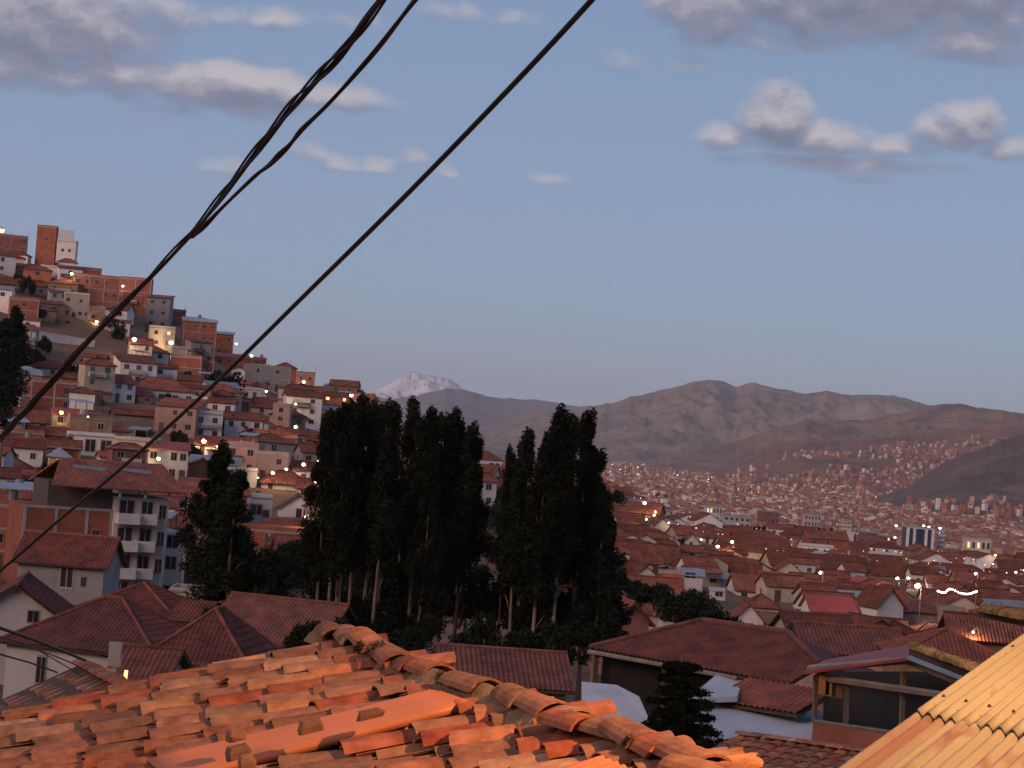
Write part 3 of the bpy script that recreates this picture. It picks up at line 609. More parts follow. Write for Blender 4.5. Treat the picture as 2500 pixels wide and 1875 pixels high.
hp(150, 1370, 205, 62, 'gable', GREY, -14, rise=2.0, d=165, ribs=True, rmat=TILE_G, label='grey house with a tall dark doorway and dusky tile roof', wins=[(.15, 1.05, 1.15, 2.1), (.55, .7, .45, .9)], dep=6)
hp(35, 1512, 260, 70, 'gablef', WHITE, -4, rise=2.2, d=128, ribs=True, rmat=TILE_G, label='white gable wall with one square window under dark eaves', wins=[(.34, 2.45, .75, .8)], dep=9)
hp(300, 1498, 250, 62, 'hip', GREY, -20, rise=1.9, d=142, ribs=True, rmat=TILE_G, label='broad pinkish tile roof over a grey wall below the flats', dep=8, wins=[(.45, 1.0, 1.3, 2.0)])
hp(195, 1572, 350, 115, 'hip', WHITE, -26, rise=2.2, d=108, ribs=True, rmat=TILE_G, label='white house with hipped tile roof and two thin slit vents', wins=[(.35, 2.0, .55, .08), (.75, 2.0, .5, .08), (-.5, .9, .6, 1.6)], dep=7.5)
hp(480, 1606, 230, 60, 'hip', WHITE, -18, rise=2.2, d=100, ribs=True, rmat=TILE_G, label='faded pink tile roof just behind the orange-lit roof', dep=6)
hp(640, 1560, 260, 50, 'gable', ADOBE, -24, rise=2.1, d=118, ribs=True, rmat=TILE_G, label='dark weathered tile roof with a crooked ridge before the shrubs', dep=7, wins=[])
hp(480, 1520, 120, 34, 'shed', WHITE, -10, rise=.9, d=126, rmat=TILE_G, ribs=True, label='small lean-to with a bright white panel by the pink roof', wins=[(0, 1.0, 1.4, .7)])
hp(500, 1450, 170, 50, 'flat', CREAM, -6, d=190, label='pale flat building with blue-grey terrace beside the flats', parapet=.2, wins=[(-.6, 1.0, 1.1, 1.8)])
hp(330, 1660, 110, 46, 'gable', WHITE, -15, rise=1.2, d=92, ribs=True, rmat=TILE_G, label='small white house with brown tiles below the slit vents', wins=[(.2, .8, 1.1, 1.4)], dep=5)
hp(1235, 1668, 290, 60, 'gable', PINK, 6, rise=1.2, d=96, ribs=True, rmat=TILE_G, label='dim tile roof with a red and white door beyond the orange ridge', wins=[(.75, .9, .35, 1.8), (.95, .9, .35, 1.8)], dep=7)
# --- retaining walls on the slope
def slope_wall(px0, py0, px1, py1, hpx, mat, label):
    a, b = at(px0, py0, hit(px0, py0+hpx)), at(px1, py1, hit(px1, py1+hpx)); m = a.y/F; h = hpx*m
    q = MB(); n = Vector((-(b-a).y, (b-a).x, 0)).normalized()*.4
    c = (a+b)/2; A, B = a-c, b-c
    q.slab([A, B, B+n, A+n], h+2.5); q.slab([A+Vector((0, 0, .1))-n*.3, B+Vector((0, 0, .1))-n*.3, B+Vector((0, 0, .1))+n*1.3, A+Vector((0, 0, .1))+n*1.3], .097)
    o = empty('retaining_wall', c); w = MB(); w.v, w.f, w.m = q.v[:8], q.f[:6], q.m[:6]; w.build('wall', mat, o)
    w = MB(); w.v, w.f, w.m = q.v[8:], [tuple(i-8 for i in f) for f in q.f[6:]], q.m[6:]; w.build('coping', mat, o); tag(o, label, 'wall', kind='thing')
slope_wall(80, 806, 232, 832, 24, WHITE, 'long whitewashed retaining wall above the grassy bank')
slope_wall(420, 905, 480, 915, 14, GREY, 'short grey retaining wall under the cream houses')
slope_wall(60, 1215, 160, 1222, 16, ADOBE, 'low adobe wall near the pair of orange lamps')
# ------------------------------------------------------------------ the tiled town below (picture right)
def tp(px, py, wpx, hpx, roof='gable', wall=None, yaw=0, label=None, name='town_house', **k):
    return hp(px, py, wpx, hpx, roof, wall, yaw, name=name, label=label, **k)
tp(1565, 1208, 42, 16, 'gablef', CREAM, 6, rise=1.6, label='cream gable house with a dark attic window at the spur end', wins=[(0, 1.5, 1.2, 1.1)])
tp(1648, 1246, 88, 16, 'gable', WHITE, 28, rise=3.4, label='steep barn roof with white gable edge on the spur')
tp(1560, 1250, 95, 14, 'gable', ADOBE, -12, rise=2.6, label='long sagging tile roof beside the spur lamp')
tp(1618, 1282, 40, 20, 'gablef', CREAM, 5, rise=1.7, label='cream gable below the steep barn roof', wins=[])
tp(1688, 1318, 34, 18, 'gablef', WHITE, 8, rise=1.7, label='small white gable with shadowed eaves past the leafy trees', wins=[(0, 1.3, .8, .8)])
tp(1742, 1312, 56, 22, 'gable', WHITE, -22, rise=1.8, label='white gable wall with one dark window near the church wall')
tp(1690, 1346, 50, 18, 'gable', CREAM, 5, rise=1.2, label='cream wall lit warm under a tile roof by the leafy trees', lit=.7)
tp(1850, 1346, 170, 30, 'gable', CREAM, 14, rise=3.0, dep=12, name='church_nave', cat='church', label='long church-like hall with floodlit cream wall and tile roof', nwin=2)
tp(2005, 1386, 240, 20, 'gable', CREAM, 14, rise=2.8, dep=12, name='church_nave', cat='church', label='second long hall with tile roof stepping down from the floodlit wall', nwin=2)
tp(1925, 1392, 60, 14, 'gablef', CREAM, 10, rise=2.0, label='floodlit gable end under the long hall roof', wins=[])
tp(1585, 1372, 140, 22, 'gable', WHITE, 8, rise=3.0, label='wide red roof with a small triangular dormer opening', nwin=4)
tp(1525, 1398, 70, 30, 'gable', WHITE, 10, rise=1.6, label='white house with snowy wall top beside the eucalyptus')
tp(1575, 1412, 76, 28, 'gablef', WHITE, 6, rise=2.0, label='white gable house with a blue tarpaulin band', wins=[(.1, .9, 3.4, .9)], glass=M('blue_tarp', (.10, .14, .24), rough=.5))
tp(1545, 1440, 130, 20, 'shed', WHITE, 14, rise=1.5, label='white-walled lean-to with a bright tile strip')
tp(1640, 1400, 50, 62, 'flat', BRICK, 0, storeys=2, label='tall blank brick end wall among the tile roofs', wins=[], parapet=.1)
tp(1688, 1404, 56, 38, 'shed', WHITE, 3, rise=.8, rmat=METALROOF, label='white two-storey house with one grey window', wins=[(-.1, 2.4, 1.8, .9)])
tp(1752, 1412, 56, 24, 'shed', WHITE, 3, rise=.7, rmat=METALROOF, label='white house with dark windows under a grey sheet roof')
tp(1752, 1444, 38, 28, 'flat', WHITE, 3, label='little white cube house with a grey window', wins=[(.2, 1.9, 1.2, .9)], parapet=.1)
tp(1808, 1402, 100, 20, 'gable', CREAM, 6, rise=2.0, label='orange-red tile roof with a row of white posts', nwin=5)
tp(1590, 1452, 150, 26, 'gable', ADOBE, 6, rise=2.2, label='broad brown tile roof above the dark garden trees', wins=[])
tp(1905, 1446, 210, 18, 'gable', WHITE, 10, rise=2.2, dep=10, label='very long tile roof with a white gutter line', nwin=6)
tp(1860, 1478, 80, 20, 'hip', CREAM, 4, rise=1.4, label='hipped pavilion with two dark openings and a rooftop water tank', wins=[(-.4, 1.0, 1.6, 1.1), (.4, 1.0, 1.6, 1.1)])
tp(1827, 1512, 74, 24, 'gablef', WHITE, 8, rise=2.0, d=250, label='white gable house with two lit yellow windows', wins=[(-.25, 1.5, .9, .5, 1), (.3, 1.4, 1.2, .7, 1)], litmat=LITWHITE)
tp(1543, 1512, 84, 44, 'gablef', M('salmon_plaster', (.40, .17, .12)), 18, rise=1.4, d=165, label='small salmon pink gable house with one window by the shrubs', wins=[(.1, .75, .5, .7)], ribs=True, rmat=TILE_G, dep=6, name='garden_house')
tp(1405, 1500, 100, 40, 'gable', M('salmon_plaster', (.40, .17, .12)), 10, rise=1.6, d=185, label='salmon house half hidden behind the eucalyptus trunks', wins=[])
tp(2115, 1472, 56, 38, 'gable', WHITE, -55, rise=2.4, label='bright white gable end wall standing above the tile roofs', wins=[])
tp(2215, 1492, 160, 26, 'shed', M('stone_wall', (.38, .28, .22), scale=1.5, var=.4), 4, rise=1.2, label='long stone-coloured wall house with sheet roof', wins=[])
tp(2325, 1490, 66, 42, 'flat', M('stone_wall', (.38, .28, .22)), 4, label='square stone-coloured tower block beside the long wall', wins=[], parapet=.15)
tp(2090, 1392, 44, 24, 'gable', WHITE, 30, rise=1.6, label='floodlit white gable among the tile roofs', wins=[])
tp(2170, 1404, 84, 12, 'gable', CREAM, 6, rise=3.0, label='lamp-lit cream wall below a wide tile roof', wins=[])
tp(2240, 1432, 40, 14, 'gable', WHITE, 5, rise=1.2, label='white wall glaring beside the brightest lamp', wins=[])
tp(2180, 1372, 150, 12, 'gable', WHITE, 8, rise=2.4, dep=12, label='great tile roof below the striped tower', nwin=6)
tp(2330, 1400, 190, 12, 'hip', WHITE, 6, rise=3, dep=13, label='great hipped roof beyond the string of lights', nwin=6)
# --- striped tower and other taller blocks on the valley floor
def tower(px, py0, py1, wpx, d, label, wall, stripes, side=BLUEG, yaw=12, floors=8):
    m = d/F; p = at(px, py0, d); w = wpx*m; g = float(ground(p.x, p.y)); h = p.z-g+2; yw = R(yaw)-math.atan2(p.x, p.y)
    root = empty('tower_block', (p.x, p.y, p.z-h), yw); tag(root, label, 'tower')
    b = MB(); b.box(-w/2, w/2, 0, w*.8, 0, h); b.build('wall', wall, root)
    b = MB(); b.box(-w/2-.2, w/2+.2, -.2, w*.8+.2, h+.003, h+.7); b.build('roof', GREY, root)
    if stripes:
        for f in stripes:
            q = MB(); q.box(-w*.05, w*.05, -.45, -.003, 0, h-.4); o = q.build('white_stripe', WHITE, root); o.location = (f*w/2, 0, 0)
        q = MB(); q.box(-w/2, w/2, -.5, -.003, h-.38, h); q.build('white_band', WHITE, root)
    fh = h/floors
    for f in range(floors):
        for x in np.linspace(-.8, .8, 5):
            if stripes and min(abs(x-s) for s in stripes) < .12: continue
            put_window(root, x*w/2, f*fh+fh*.55, w*.11, fh*.55, -.02, 0, LITWIN if random.random() < .1 else None, side)
    HOUSES.append((p.x, p.y, w/2))
tower(2248, 1290, 1372, 68, 1150, 'dark blue tower with four white vertical stripes', M('navy_glass', (.035, .05, .10), rough=.3), (-.9, -.42, .42, .9), side=M('navy_glass', (.035, .05, .10)))
tower(2300, 1296, 1350, 14, 1165, 'narrow white banded block leaning against the striped tower', WHITE, (), yaw=10)
tower(2066, 1272, 1325, 30, 1300, 'cream high block at the end of the conifer row', CREAM, (), yaw=-10)
tower(1985, 1258, 1300, 40, 1500, 'pale wide block with flared white roof behind the conifers', CREAM, (), floors=5)
tower(1800, 1262, 1310, 66, 1000, 'stepped white and cream block with strip windows', CREAM, (), floors=5)
tower(1745, 1238, 1270, 40, 1250, 'white office block with glass strips past the barn roof', WHITE, (), floors=4)
tower(2125, 1300, 1345, 44, 1150, 'orange brick block with white top edge', BRICK, (), floors=5)
tower(2170, 1310, 1350, 40, 1050, 'brick and white block beside the striped tower', BRICK, (), floors=5)
tower(1880, 1250, 1290, 46, 1400, 'brick block with a blue glass corner', BRICK, (), floors=5)
tower(2390, 1318, 1352, 60, 1000, 'low tan block past the striped tower', CREAM, (), floors=3)
# --- filler: every other house of the hillside and town that the picture shows, one object each
def free(x, y, r, slack=.8):
    return all((x-a)**2+(y-b)**2 > (slack*(r+c))**2 for a, b, c in HOUSES)
WN = {'white_plaster': 'white', 'cream_plaster': 'cream', 'brick_wall': 'brick', 'adobe': 'earth-brown', 'pink_plaster': 'tan', 'concrete': 'grey'}
RN = {'gable': 'tiled gable roof', 'hip': 'hipped tile roof', 'flat': 'flat roof', 'gablef': 'tile roof and gable front', 'shed': 'single-pitch roof'}
def filler(zone, name, px0, px1, d0, d1, n, walls, roofs, wr, hr, tone, yaws, cover=.7, tries=14000, keep=None, slack=.72, extras=False):
    k = 0; rnd = random.Random(42+n)
    for _ in range(tries):
        if k >= n: break
        px = rnd.uniform(px0, px1); d = math.exp(rnd.uniform(math.log(d0), math.log(d1)))
        if keep and not keep(px, d): continue
        x = (px-1250)/F*d; r = ray(px, 1100); x = d*r.x/r.y
        w = rnd.uniform(*wr); dp = w*rnd.uniform(.55, .85); h = rnd.choice(hr)*rnd.uniform(.92, 1.05)
        if not free(x, d, max(w, dp)/2, slack): continue
        g = float(ground(x, d)); roof = rnd.choice(roofs); wall = rnd.choice(walls); yaw = R(rnd.choice(yaws)+rnd.uniform(-7, 7))-math.atan2(x, d)
        if wall is BRICK and rnd.random() < .6: roof = 'flat' if 'flat' in roofs else roof
        st = max(1, int(round(h/2.7))); q0, q1 = proj(Vector((x, d, g+h+dp*.22))); half = max(w, dp)*.55/d*F
        if any(hd > d+4 and (min(q0+half, b_)-max(q0-half, a)) > .35*(b_-a) and q1 < c_+(e-c_)*cover for a, b_, c_, e, hd in HAND): continue
        rm = TILE if rnd.random() < .9 else rnd.choice([METALROOF, REDROOF])
        lab = f"{WN[wall.name]} {'one' if st == 1 else 'two' if st == 2 else 'three'}-storey house with {RN[roof] if rm is TILE or roof == 'flat' else 'sheet roof'} {tone}"
        rise = (w*.24 if roof == 'gablef' else dp*.5*rnd.uniform(.4, .55))
        hr_ = house(name, (x, d, g+h-.3), yaw, w, dp, h, 3.0, roof, rise, wall, rm, label=lab, group=lab.replace(' house', ' houses'), lit=.05, nwin=(None if d < 480 else max(1, int(w/4.2))), sidewin=d < 480, frame_bars=(wall is BRICK and d < 560), rebar=(roof == 'flat' and rnd.random() < .35 and d < 650), door=d < 420, storeys=st, oh=.35)
        if extras: clutter(hr_, w, dp, h, st, roof, rnd)
        k += 1
    print('FILL', zone, k)
TANK = M('black_tank', (.03, .03, .035), rough=.5)
def clutter(root, w, dp, h, st, roof, rnd):
    if st > 1 and rnd.random() < .5:
        q = MB(); z = h/st*(st-1); a = rnd.uniform(-.5, 0)*w; c = a+w*rnd.uniform(.35, .6); y = -dp/2; q.box(a, c, y-1.0, y-.003, z-.12, z); q.box(a, c, y-1.0, y-.92, z+.35, z+.9); q.box(a, a+.08, y-.92, y-.003, z, z+.9); q.box(c-.08, c, y-.92, y-.003, z, z+.9); q.box((a+c)/2-.04, (a+c)/2+.04, y-1.0, y-.92, z, z+.35); q.build('balcony', rnd.choice([WHITE, GREY, WOOD, CREAM]), root)
    if roof == 'flat':
        if rnd.random() < .5:
            q = MB(); x, y = rnd.uniform(-.3, .3)*w, rnd.uniform(-.2, .3)*dp; q.tube([(x, y, h+.15), (x, y, h+1.5), (x, y, h+1.7)], .55, 8); q.build('water_tank', rnd.choice([TANK, BLUEG, GREY]), root)
        if rnd.random() < .45:
            q = MB(); x0 = rnd.uniform(-.5, -.1)*w; x1 = x0+w*.5; q.slab([(x0, -dp/2-.3, h+2.0), (x1, -dp/2-.3, h+2.0), (x1, dp*.3, h+2.5), (x0, dp*.3, h+2.5)], .07); c = q.build('canopy', rnd.choice([METALROOF, REDROOF, SLATE]), root)
            for x in (x0+.1, x1-.1):
                for y, zz in ((-dp/2+.1, 2.0), (dp*.25, 2.35)): p = MB(); p.box(x-.06, x+.06, y-.06, y+.06, h+.1, h+zz); p.build('canopy_post', WOOD, root)
    elif rnd.random() < .4:
        q = MB(); a = rnd.uniform(-.5, .1)*w; c = a+w*rnd.uniform(.3, .5); y = -dp/2; z = min(2.3, h*.8); q.slab([(a, y-1.6, z-.35), (c, y-1.6, z-.35), (c, y-.003, z), (a, y-.003, z)], .06); q.build('lean_to', rnd.choice([METALROOF, REDROOF, TILE, SLATE]), root)
def keep_left(px, d):
    # the bare banks and the hollow of the eucalyptus wood stay open
    p = at(px, 1000, d); py = proj(Vector((p.x, p.y, float(ground(p.x, p.y)))))[1]
    if 60 < px < 300 and 836 < py < 905: return False
    if 190 < px < 420 and 985 < py < 1060: return False
    return py < 1420 and not (d < 260 and px > 560)
filler('hill', 'hillside_house', -60, 960, 215, 680, 215, [BRICK, BRICK, BRICK, WHITE, WHITE, WHITE, CREAM, ADOBE, PINK, GREY], ['gable', 'hip', 'gable', 'hip', 'flat', 'shed'], (4.8, 9.5), (2.6, 2.6, 5.2, 5.4, 7.8), 'among the crowded hillside houses', (-14, 0, 8, 20), keep=keep_left, cover=.55, slack=.57, extras=True)
filler('spur', 'hillside_house', 960, 1500, 320, 660, 30, [WHITE, CREAM, BRICK, ADOBE], ['gable', 'hip', 'gable'], (6, 11), (2.6, 2.8, 5.2), 'on the spur behind the eucalyptus', (-8, 6, 20), extras=True)
filler('near town', 'town_house', 1780, 2560, 105, 205, 34, [WHITE, ADOBE, CREAM, PINK], ['gable', 'gablef', 'hip', 'shed'], (5, 8.5), (2.4, 2.6), 'just past the L-shaped roof', (14, -70, 30))
filler('town', 'town_house', 1440, 2560, 205, 640, 190, [WHITE, WHITE, WHITE, ADOBE, CREAM, PINK], ['gable', 'gable', 'gablef', 'hip', 'gablef'], (5.5, 10.5), (2.6, 2.8, 3.4), 'among the packed town roofs', (14, 14, -74, -70, 30), extras=True)
filler('lower town', 'city_house', 1480, 2560, 640, 1250, 85, [WHITE, CREAM, BRICK, PINK, ADOBE, WHITE], ['gable', 'hip', 'gable', 'flat'], (9, 18), (3.5, 5.4, 5.6, 8.4), 'at the lower edge of the town', (14, 10, -76))
# ------------------------------------------------------------------ far city: too many to count, one mass
def distant_city():
    rng = np.random.default_rng(8); n = 26000
    px = rng.uniform(1380, 2620, n*2); d = np.exp(rng.uniform(math.log(1250), math.log(8200), n*2))
    x = np.array([(p-1250)/F for p in px]); r0 = np.array([ray(p, 1150).x/ray(p, 1150).y for p in (1380, 2620)])
    tx = r0[0]+(px-1380)/(2620-1380)*(r0[1]-r0[0]); x = tx*d
    keepm = (fbm(x/260, d/420, 3)+.42 > rng.uniform(0, .5, n*2)); x, d, px = x[keepm][:n], d[keepm][:n], px[keepm][:n]
    z = np.full(len(x), 0.0)+ground(x, d)
    return x, d, z, rng
def city_boxes(x, d, z, rng, name, label):
    n = len(x); w = rng.uniform(3.6, 7.6, n); dp = rng.uniform(3.6, 7.2, n); h = rng.choice([3, 3, 5.5, 6, 8.5, 11], n)*rng.uniform(.85, 1.1, n)
    yw = R(12)+rng.normal(0, .2, n)+rng.integers(0, 2, n)*math.pi/2; c, s = np.cos(yw), np.sin(yw)
    gable = rng.random(n) < .6; rise = np.where(gable, dp*.22, .01)
    loc = np.array([(-1,-1,0),(1,-1,0),(1,1,0),(-1,1,0),(-1,-1,1),(1,-1,1),(1,1,1),(-1,1,1),(-1,0,1),(1,0,1)], float)
    LX = loc[None, :, 0]*w[:, None]/2; LY = loc[None, :, 1]*dp[:, None]/2; LZ = np.where(loc[None, :, 2] > 0, h[:, None], -4.0)
    LZ[:, 8:] += rise[:, None]
    X = x[:, None]+c[:, None]*LX-s[:, None]*LY; Y = d[:, None]+s[:, None]*LX+c[:, None]*LY; Z = z[:, None]+LZ
    V = np.stack([X, Y, Z], -1).reshape(-1, 3); o = (np.arange(n)*10)[:, None]
    q = np.concatenate([o+np.array([[0,1,5,4]]), o+np.array([[1,2,6,5]]), o+np.array([[2,3,7,6]]), o+np.array([[3,0,4,7]]), o+np.array([[4,5,9,8]]), o+np.array([[6,7,8,9]])])
    t = np.concatenate([o+np.array([[5,6,9]]), o+np.array([[7,4,8]])])
    me = bpy.data.meshes.new(name); me.from_pydata(V.tolist(), [], q.tolist()+t.tolist())
    roofc = np.array([(.24, .09, .065), (.20, .075, .055), (.30, .12, .08), (.26, .10, .08)])[rng.integers(0, 4, n)]*rng.uniform(.7, 1.2, (n, 1)); flatc = np.array([(.34, .30, .28)])*rng.uniform(.6, 1.2, (n, 1))
    wc = np.array([(.36, .15, .10), (.33, .13, .09), (.50, .40, .34), (.42, .27, .20), (.34, .16, .11), (.66, .58, .52), (.30, .17, .12)])[rng.integers(0, 7, n)]*rng.uniform(.7, 1.15, (n, 1))
    rc = np.where(gable[:, None], roofc, flatc); fc = np.concatenate([wc, wc, wc, wc, rc, rc, wc, wc])
    a = me.attributes.new('tint', 'FLOAT_COLOR', 'FACE'); a.data.foreach_set('color', np.column_stack([fc, np.ones(len(fc))]).astype(np.float32).ravel())
    if 'city' not in MATS:
        m = bpy.data.materials.new('city'); m.use_nodes = True; b = m.node_tree.nodes['Principled BSDF']; b.inputs['Roughness'].default_value = .9; at_ = m.node_tree.nodes.new('ShaderNodeAttribute'); at_.attribute_name = 'tint'; m.node_tree.links.new(at_.outputs['Color'], b.inputs['Base Color']); MATS['city'] = m
    o = obj(name, me, MATS['city']); tag(o, label, kind='stuff'); return o
cx, cd, cz, crng = distant_city()
city_boxes(cx, cd, cz, crng, 'distant_city', 'thousands of small brick and white houses filling the valley floor')
def on_hill(G, n, tmax, dens, seed, name, label):
    rng = np.random.default_rng(seed); a, b, _ = G.shape; i = (rng.random(n)**1.5*tmax*110).astype(int); j = rng.integers(0, b, n); P = G[i, j]+np.column_stack([rng.uniform(-20, 20, n), rng.uniform(-20, 20, n), np.zeros(n)])
    k = fbm(P[:, 0]/300, P[:, 1]/300, 3) > dens-0; P = P[k]
    city_boxes(P[:, 0], P[:, 1], P[:, 2], rng, name, label)
on_hill(M4, 6500, .8, -.1, 3, 'hillside_suburb', 'small houses climbing the reddish hill above the city')
on_hill(M5, 700, .35, .0, 4, 'slope_suburb', 'small houses at the foot of the dark slope')
def city_lights():
    rng = np.random.default_rng(21); n = 620; k = rng.choice(len(cx), n, replace=False)
    x, y, z = cx[k], cd[k]-8, cz[k]+rng.uniform(5, 9, n)
    yt = np.exp(rng.uniform(math.log(420), math.log(1300), 110)); xt = yt*rng.uniform(.06, .262, 110); x = np.concatenate([x, xt]); y = np.concatenate([y, yt]); z = np.concatenate([z, ground(xt, yt)+rng.uniform(4.5, 7, 110)]); n = len(x); s = .00021*y*rng.uniform(.6, 1.35, n)*np.where(rng.random(n) < .1, 1.5, 1)
    oc = np.array([(1,0,0),(-1,0,0),(0,1,0),(0,-1,0),(0,0,1),(0,0,-1)], float); f = np.array([(0,2,4),(2,1,4),(1,3,4),(3,0,4),(2,0,5),(1,2,5),(3,1,5),(0,3,5)])
    warm = rng.random(n) < .65
    for sel, nm, mt, lb in ((warm, 'warm_city_lights', EM('far_lamp_warm', (1, .62, .3), 3.2), 'scattered orange street lights of the far city'), (~warm, 'white_city_lights', EM('far_lamp_white', (1, .92, .85), 3.2), 'scattered white street lights of the far city')):
        P = np.stack([x, y, z], -1)[sel]; V = (P[:, None]+oc[None]*s[sel][:, None, None]).reshape(-1, 3); Fc = (f[None]+(np.arange(len(P))*6)[:, None, None]).reshape(-1, 3)
        tag(obj(nm, mesh_np(nm, V, Fc), mt), lb, kind='stuff')
city_lights()
# ------------------------------------------------------------------ trees
def leaf_cloud(rng, centres, radii, per, lx, ly, droop=.35):
    """many small leaf blades: quads spread through ellipsoid clumps"""
    n = len(centres)*per; c = np.repeat(centres, per, 0); r = np.repeat(radii, per, 0)
    v = rng.normal(size=(n, 3)); v /= np.linalg.norm(v, axis=1)[:, None]; p = c+v*r*(rng.random((n, 1))**.45)
    a = rng.normal(size=(n, 3)); a[:, 2] -= droop; a /= np.linalg.norm(a, axis=1)[:, None]; b = np.cross(a, rng.normal(size=(n, 3))); b /= np.linalg.norm(b, axis=1)[:, None]
    L = (lx*rng.uniform(.6, 1.4, n))[:, None]; W = (ly*rng.uniform(.6, 1.4, n))[:, None]
    V = np.stack([p-a*L/2, p+b*W/2, p+a*L/2, p-b*W/2], 1).reshape(-1, 3); return V, np.arange(n*4).reshape(-1, 4)
def euc_variant(seed, H=17.0, w=1.5, low=.3):
    rng = np.random.default_rng(seed); cs = []; rs = []
    lean = rng.uniform(-.35, .35, 2); path = lambda t: np.array([lean[0]*t*t+.12*math.sin(5*t+seed), lean[1]*t*t, H*t])
    tr = MB(); tr.tube([path(t) for t in np.linspace(0, .97, 9)], .15, 6, r1=.03)
    n = 44
    for i in range(n):
        t = low+(1-low)*(i/n)**.8*.98; prof = math.sin(min(1, (1.03-t)/.7)*math.pi/2)*(.55+.45*min(1, (t-low)/.15)); rad = w*prof*rng.uniform(.25, 1.0); an = rng.uniform(0, 6.28)
        p = path(t)+np.array([math.cos(an)*rad, math.sin(an)*rad, rng.uniform(-.3, .3)]); cs.append(p); k = rng.uniform(.55, .95)*max(.45, prof); rs.append((k, k, k*1.5))
        if i % 4 == 0 and rad > .5: q = path(max(.1, t-.09)); tr.tube([q, (q+p)/2+np.array([0, 0, .1]), p], .05, 4, r1=.015)
    for _ in range(3): cs.append(path(.99)+rng.uniform(-.25, .25, 3)); rs.append((.3, .3, .8))
    V, Fc = leaf_cloud(rng, np.array(cs), np.array(rs), 260, .27, .085)
    me = mesh_np('crown', V, Fc); me.materials.append(LEAF); tm = tr.mesh('trunk', True); tm.materials.append(BARK); return me, tm
EUC = [euc_variant(s, w=w, low=l) for s, w, l in ((1, 1.5, .48), (2, 1.2, .52), (3, 1.65, .45), (4, 1.3, .56), (5, 1.6, .34))]
def eucalyptus(px, pytop, d, k, label, s=1.0, group='tall eucalyptus trees in the hollow'):
    t = at(px, pytop+20, d); g = float(ground(t.x, t.y)); H = t.z-g; root = empty('eucalyptus_tree', (t.x, t.y, g-.2), random.uniform(0, 6.28)); sc_ = (H+.2)/17.2; root.scale = (1.08*s*max(.7, sc_**.5), 1.08*s*max(.7, sc_**.5), sc_)
    for nm, me in (('crown', EUC[k][0]), ('trunk', EUC[k][1])): link(bpy.data.objects.new(nm, me), root)
    tag(root, label, 'tree', group)
EL = 'tall dark eucalyptus of the denser clump on the hollow'; ER = 'tall dark eucalyptus of the clump beside the town roofs'
for px, py, d, k, s in ((812, 1005, 126, 0, 1.0), (842, 985, 130, 1, 1.05), (872, 980, 136, 2, 1.1), (895, 966, 132, 1, 1.1), (928, 988, 138, 0, 1.1), (966, 978, 132, 1, 1.0), (1002, 974, 136, 0, 1.05), (1035, 1012, 128, 3, 1.0), (1062, 995, 134, 1, 1.0), (1086, 995, 130, 3, 1.05), (1112, 1024, 136, 0, 1.0), (1142, 1030, 130, 2, 1.0), (1170, 1048, 134, 3, .9), (855, 1060, 124, 3, 1.1), (945, 1050, 124, 3, 1.1), (1050, 1080, 124, 4, .9)):
    eucalyptus(px, py, d, k, EL, s)
for px, py, d, k, s in ((1250, 1085, 130, 3, .6), (1300, 1050, 128, 0, 1.1), (1330, 1045, 124, 2, 1.1), (1368, 992, 130, 2, 1.2), (1400, 1008, 134, 1, 1.1), (1430, 1000, 128, 1, 1.05), (1455, 1080, 132, 4, 1.1), (1480, 1180, 126, 4, 1.15), (1385, 1060, 124, 3, 1.15), (1275, 1130, 124, 3, .9)):
    eucalyptus(px, py, d, k, ER, s)
eucalyptus(545, 1075, 140, 2, 'broad dark tree standing alone before the white terrace house', 1.55, None); eucalyptus(590, 1130, 138, 4, 'shorter dark tree leaning on the broad one', 1.5, None)
eucalyptus(5, 770, 300, 2, 'dark tree at the hillside edge above the bare bank', 1.9, None); eucalyptus(30, 740, 310, 0, 'slim dark tree beside the one at the hillside edge', 1.8, None)
# broad-leaved shrubs and round trees
def bush_variant(seed, n=16):
    rng = np.random.default_rng(seed); c = rng.normal(size=(n, 3)); c /= np.linalg.norm(c, axis=1)[:, None]; c *= rng.uniform(.3, .8, (n, 1)); c[:, 2] = np.abs(c[:, 2])*.9+.15
    V, Fc = leaf_cloud(rng, c, np.full((n, 3), .34)*rng.uniform(.7, 1.2, (n, 1)), 120, .16, .08, .1); me = mesh_np('foliage', V, Fc); me.materials.append(LEAF)
    t = MB()
    for k in range(4): t.tube([(0, 0, -.4), tuple(c[k]*.5+np.array([0, 0, .0])), tuple(c[k])], .05, 5, r1=.012)
    tm = t.mesh('stem'); tm.materials.append(BARK); return me, tm
BUSH = [bush_variant(s) for s in (31, 32, 33, 34)]
def bush(px, py, wpx, hpx, d, label, group, name='shrub', cat='shrub'):
    d = d or hit(px, py); p = at(px, py, d); m = d/F; root = empty(name, (p.x, p.y, p.z), random.uniform(0, 6.28)); root.scale = (wpx*m*.55, wpx*m*.55, hpx*m*.9)
    f, s = random.choice(BUSH); link(bpy.data.objects.new('foliage', f), root); link(bpy.data.objects.new('stem', s), root); tag(root, label, cat, group)
G1 = 'dark shrubs filling the hollow under the eucalyptus'
rnd = random.Random(77)
for i in range(56):
    px = rnd.uniform(500, 1500); py = rnd.uniform(1440, 1600)+(0 if px > 700 else -60); d = 150-(py-1400)*.19
    bush(px, py+20, rnd.uniform(80, 150), rnd.uniform(50, 110), d, 'dense dark shrub in the hollow under the eucalyptus trees', G1)
for i in range(46):
    px = rnd.uniform(640, 1500); py = rnd.uniform(1330, 1500); bush(px, py+15, rnd.uniform(80, 140), rnd.uniform(45, 85), min(230, hit(px, py, 150)), 'dense dark shrub in the hollow under the eucalyptus trees', G1)
G2 = 'round dark trees between hillside houses'
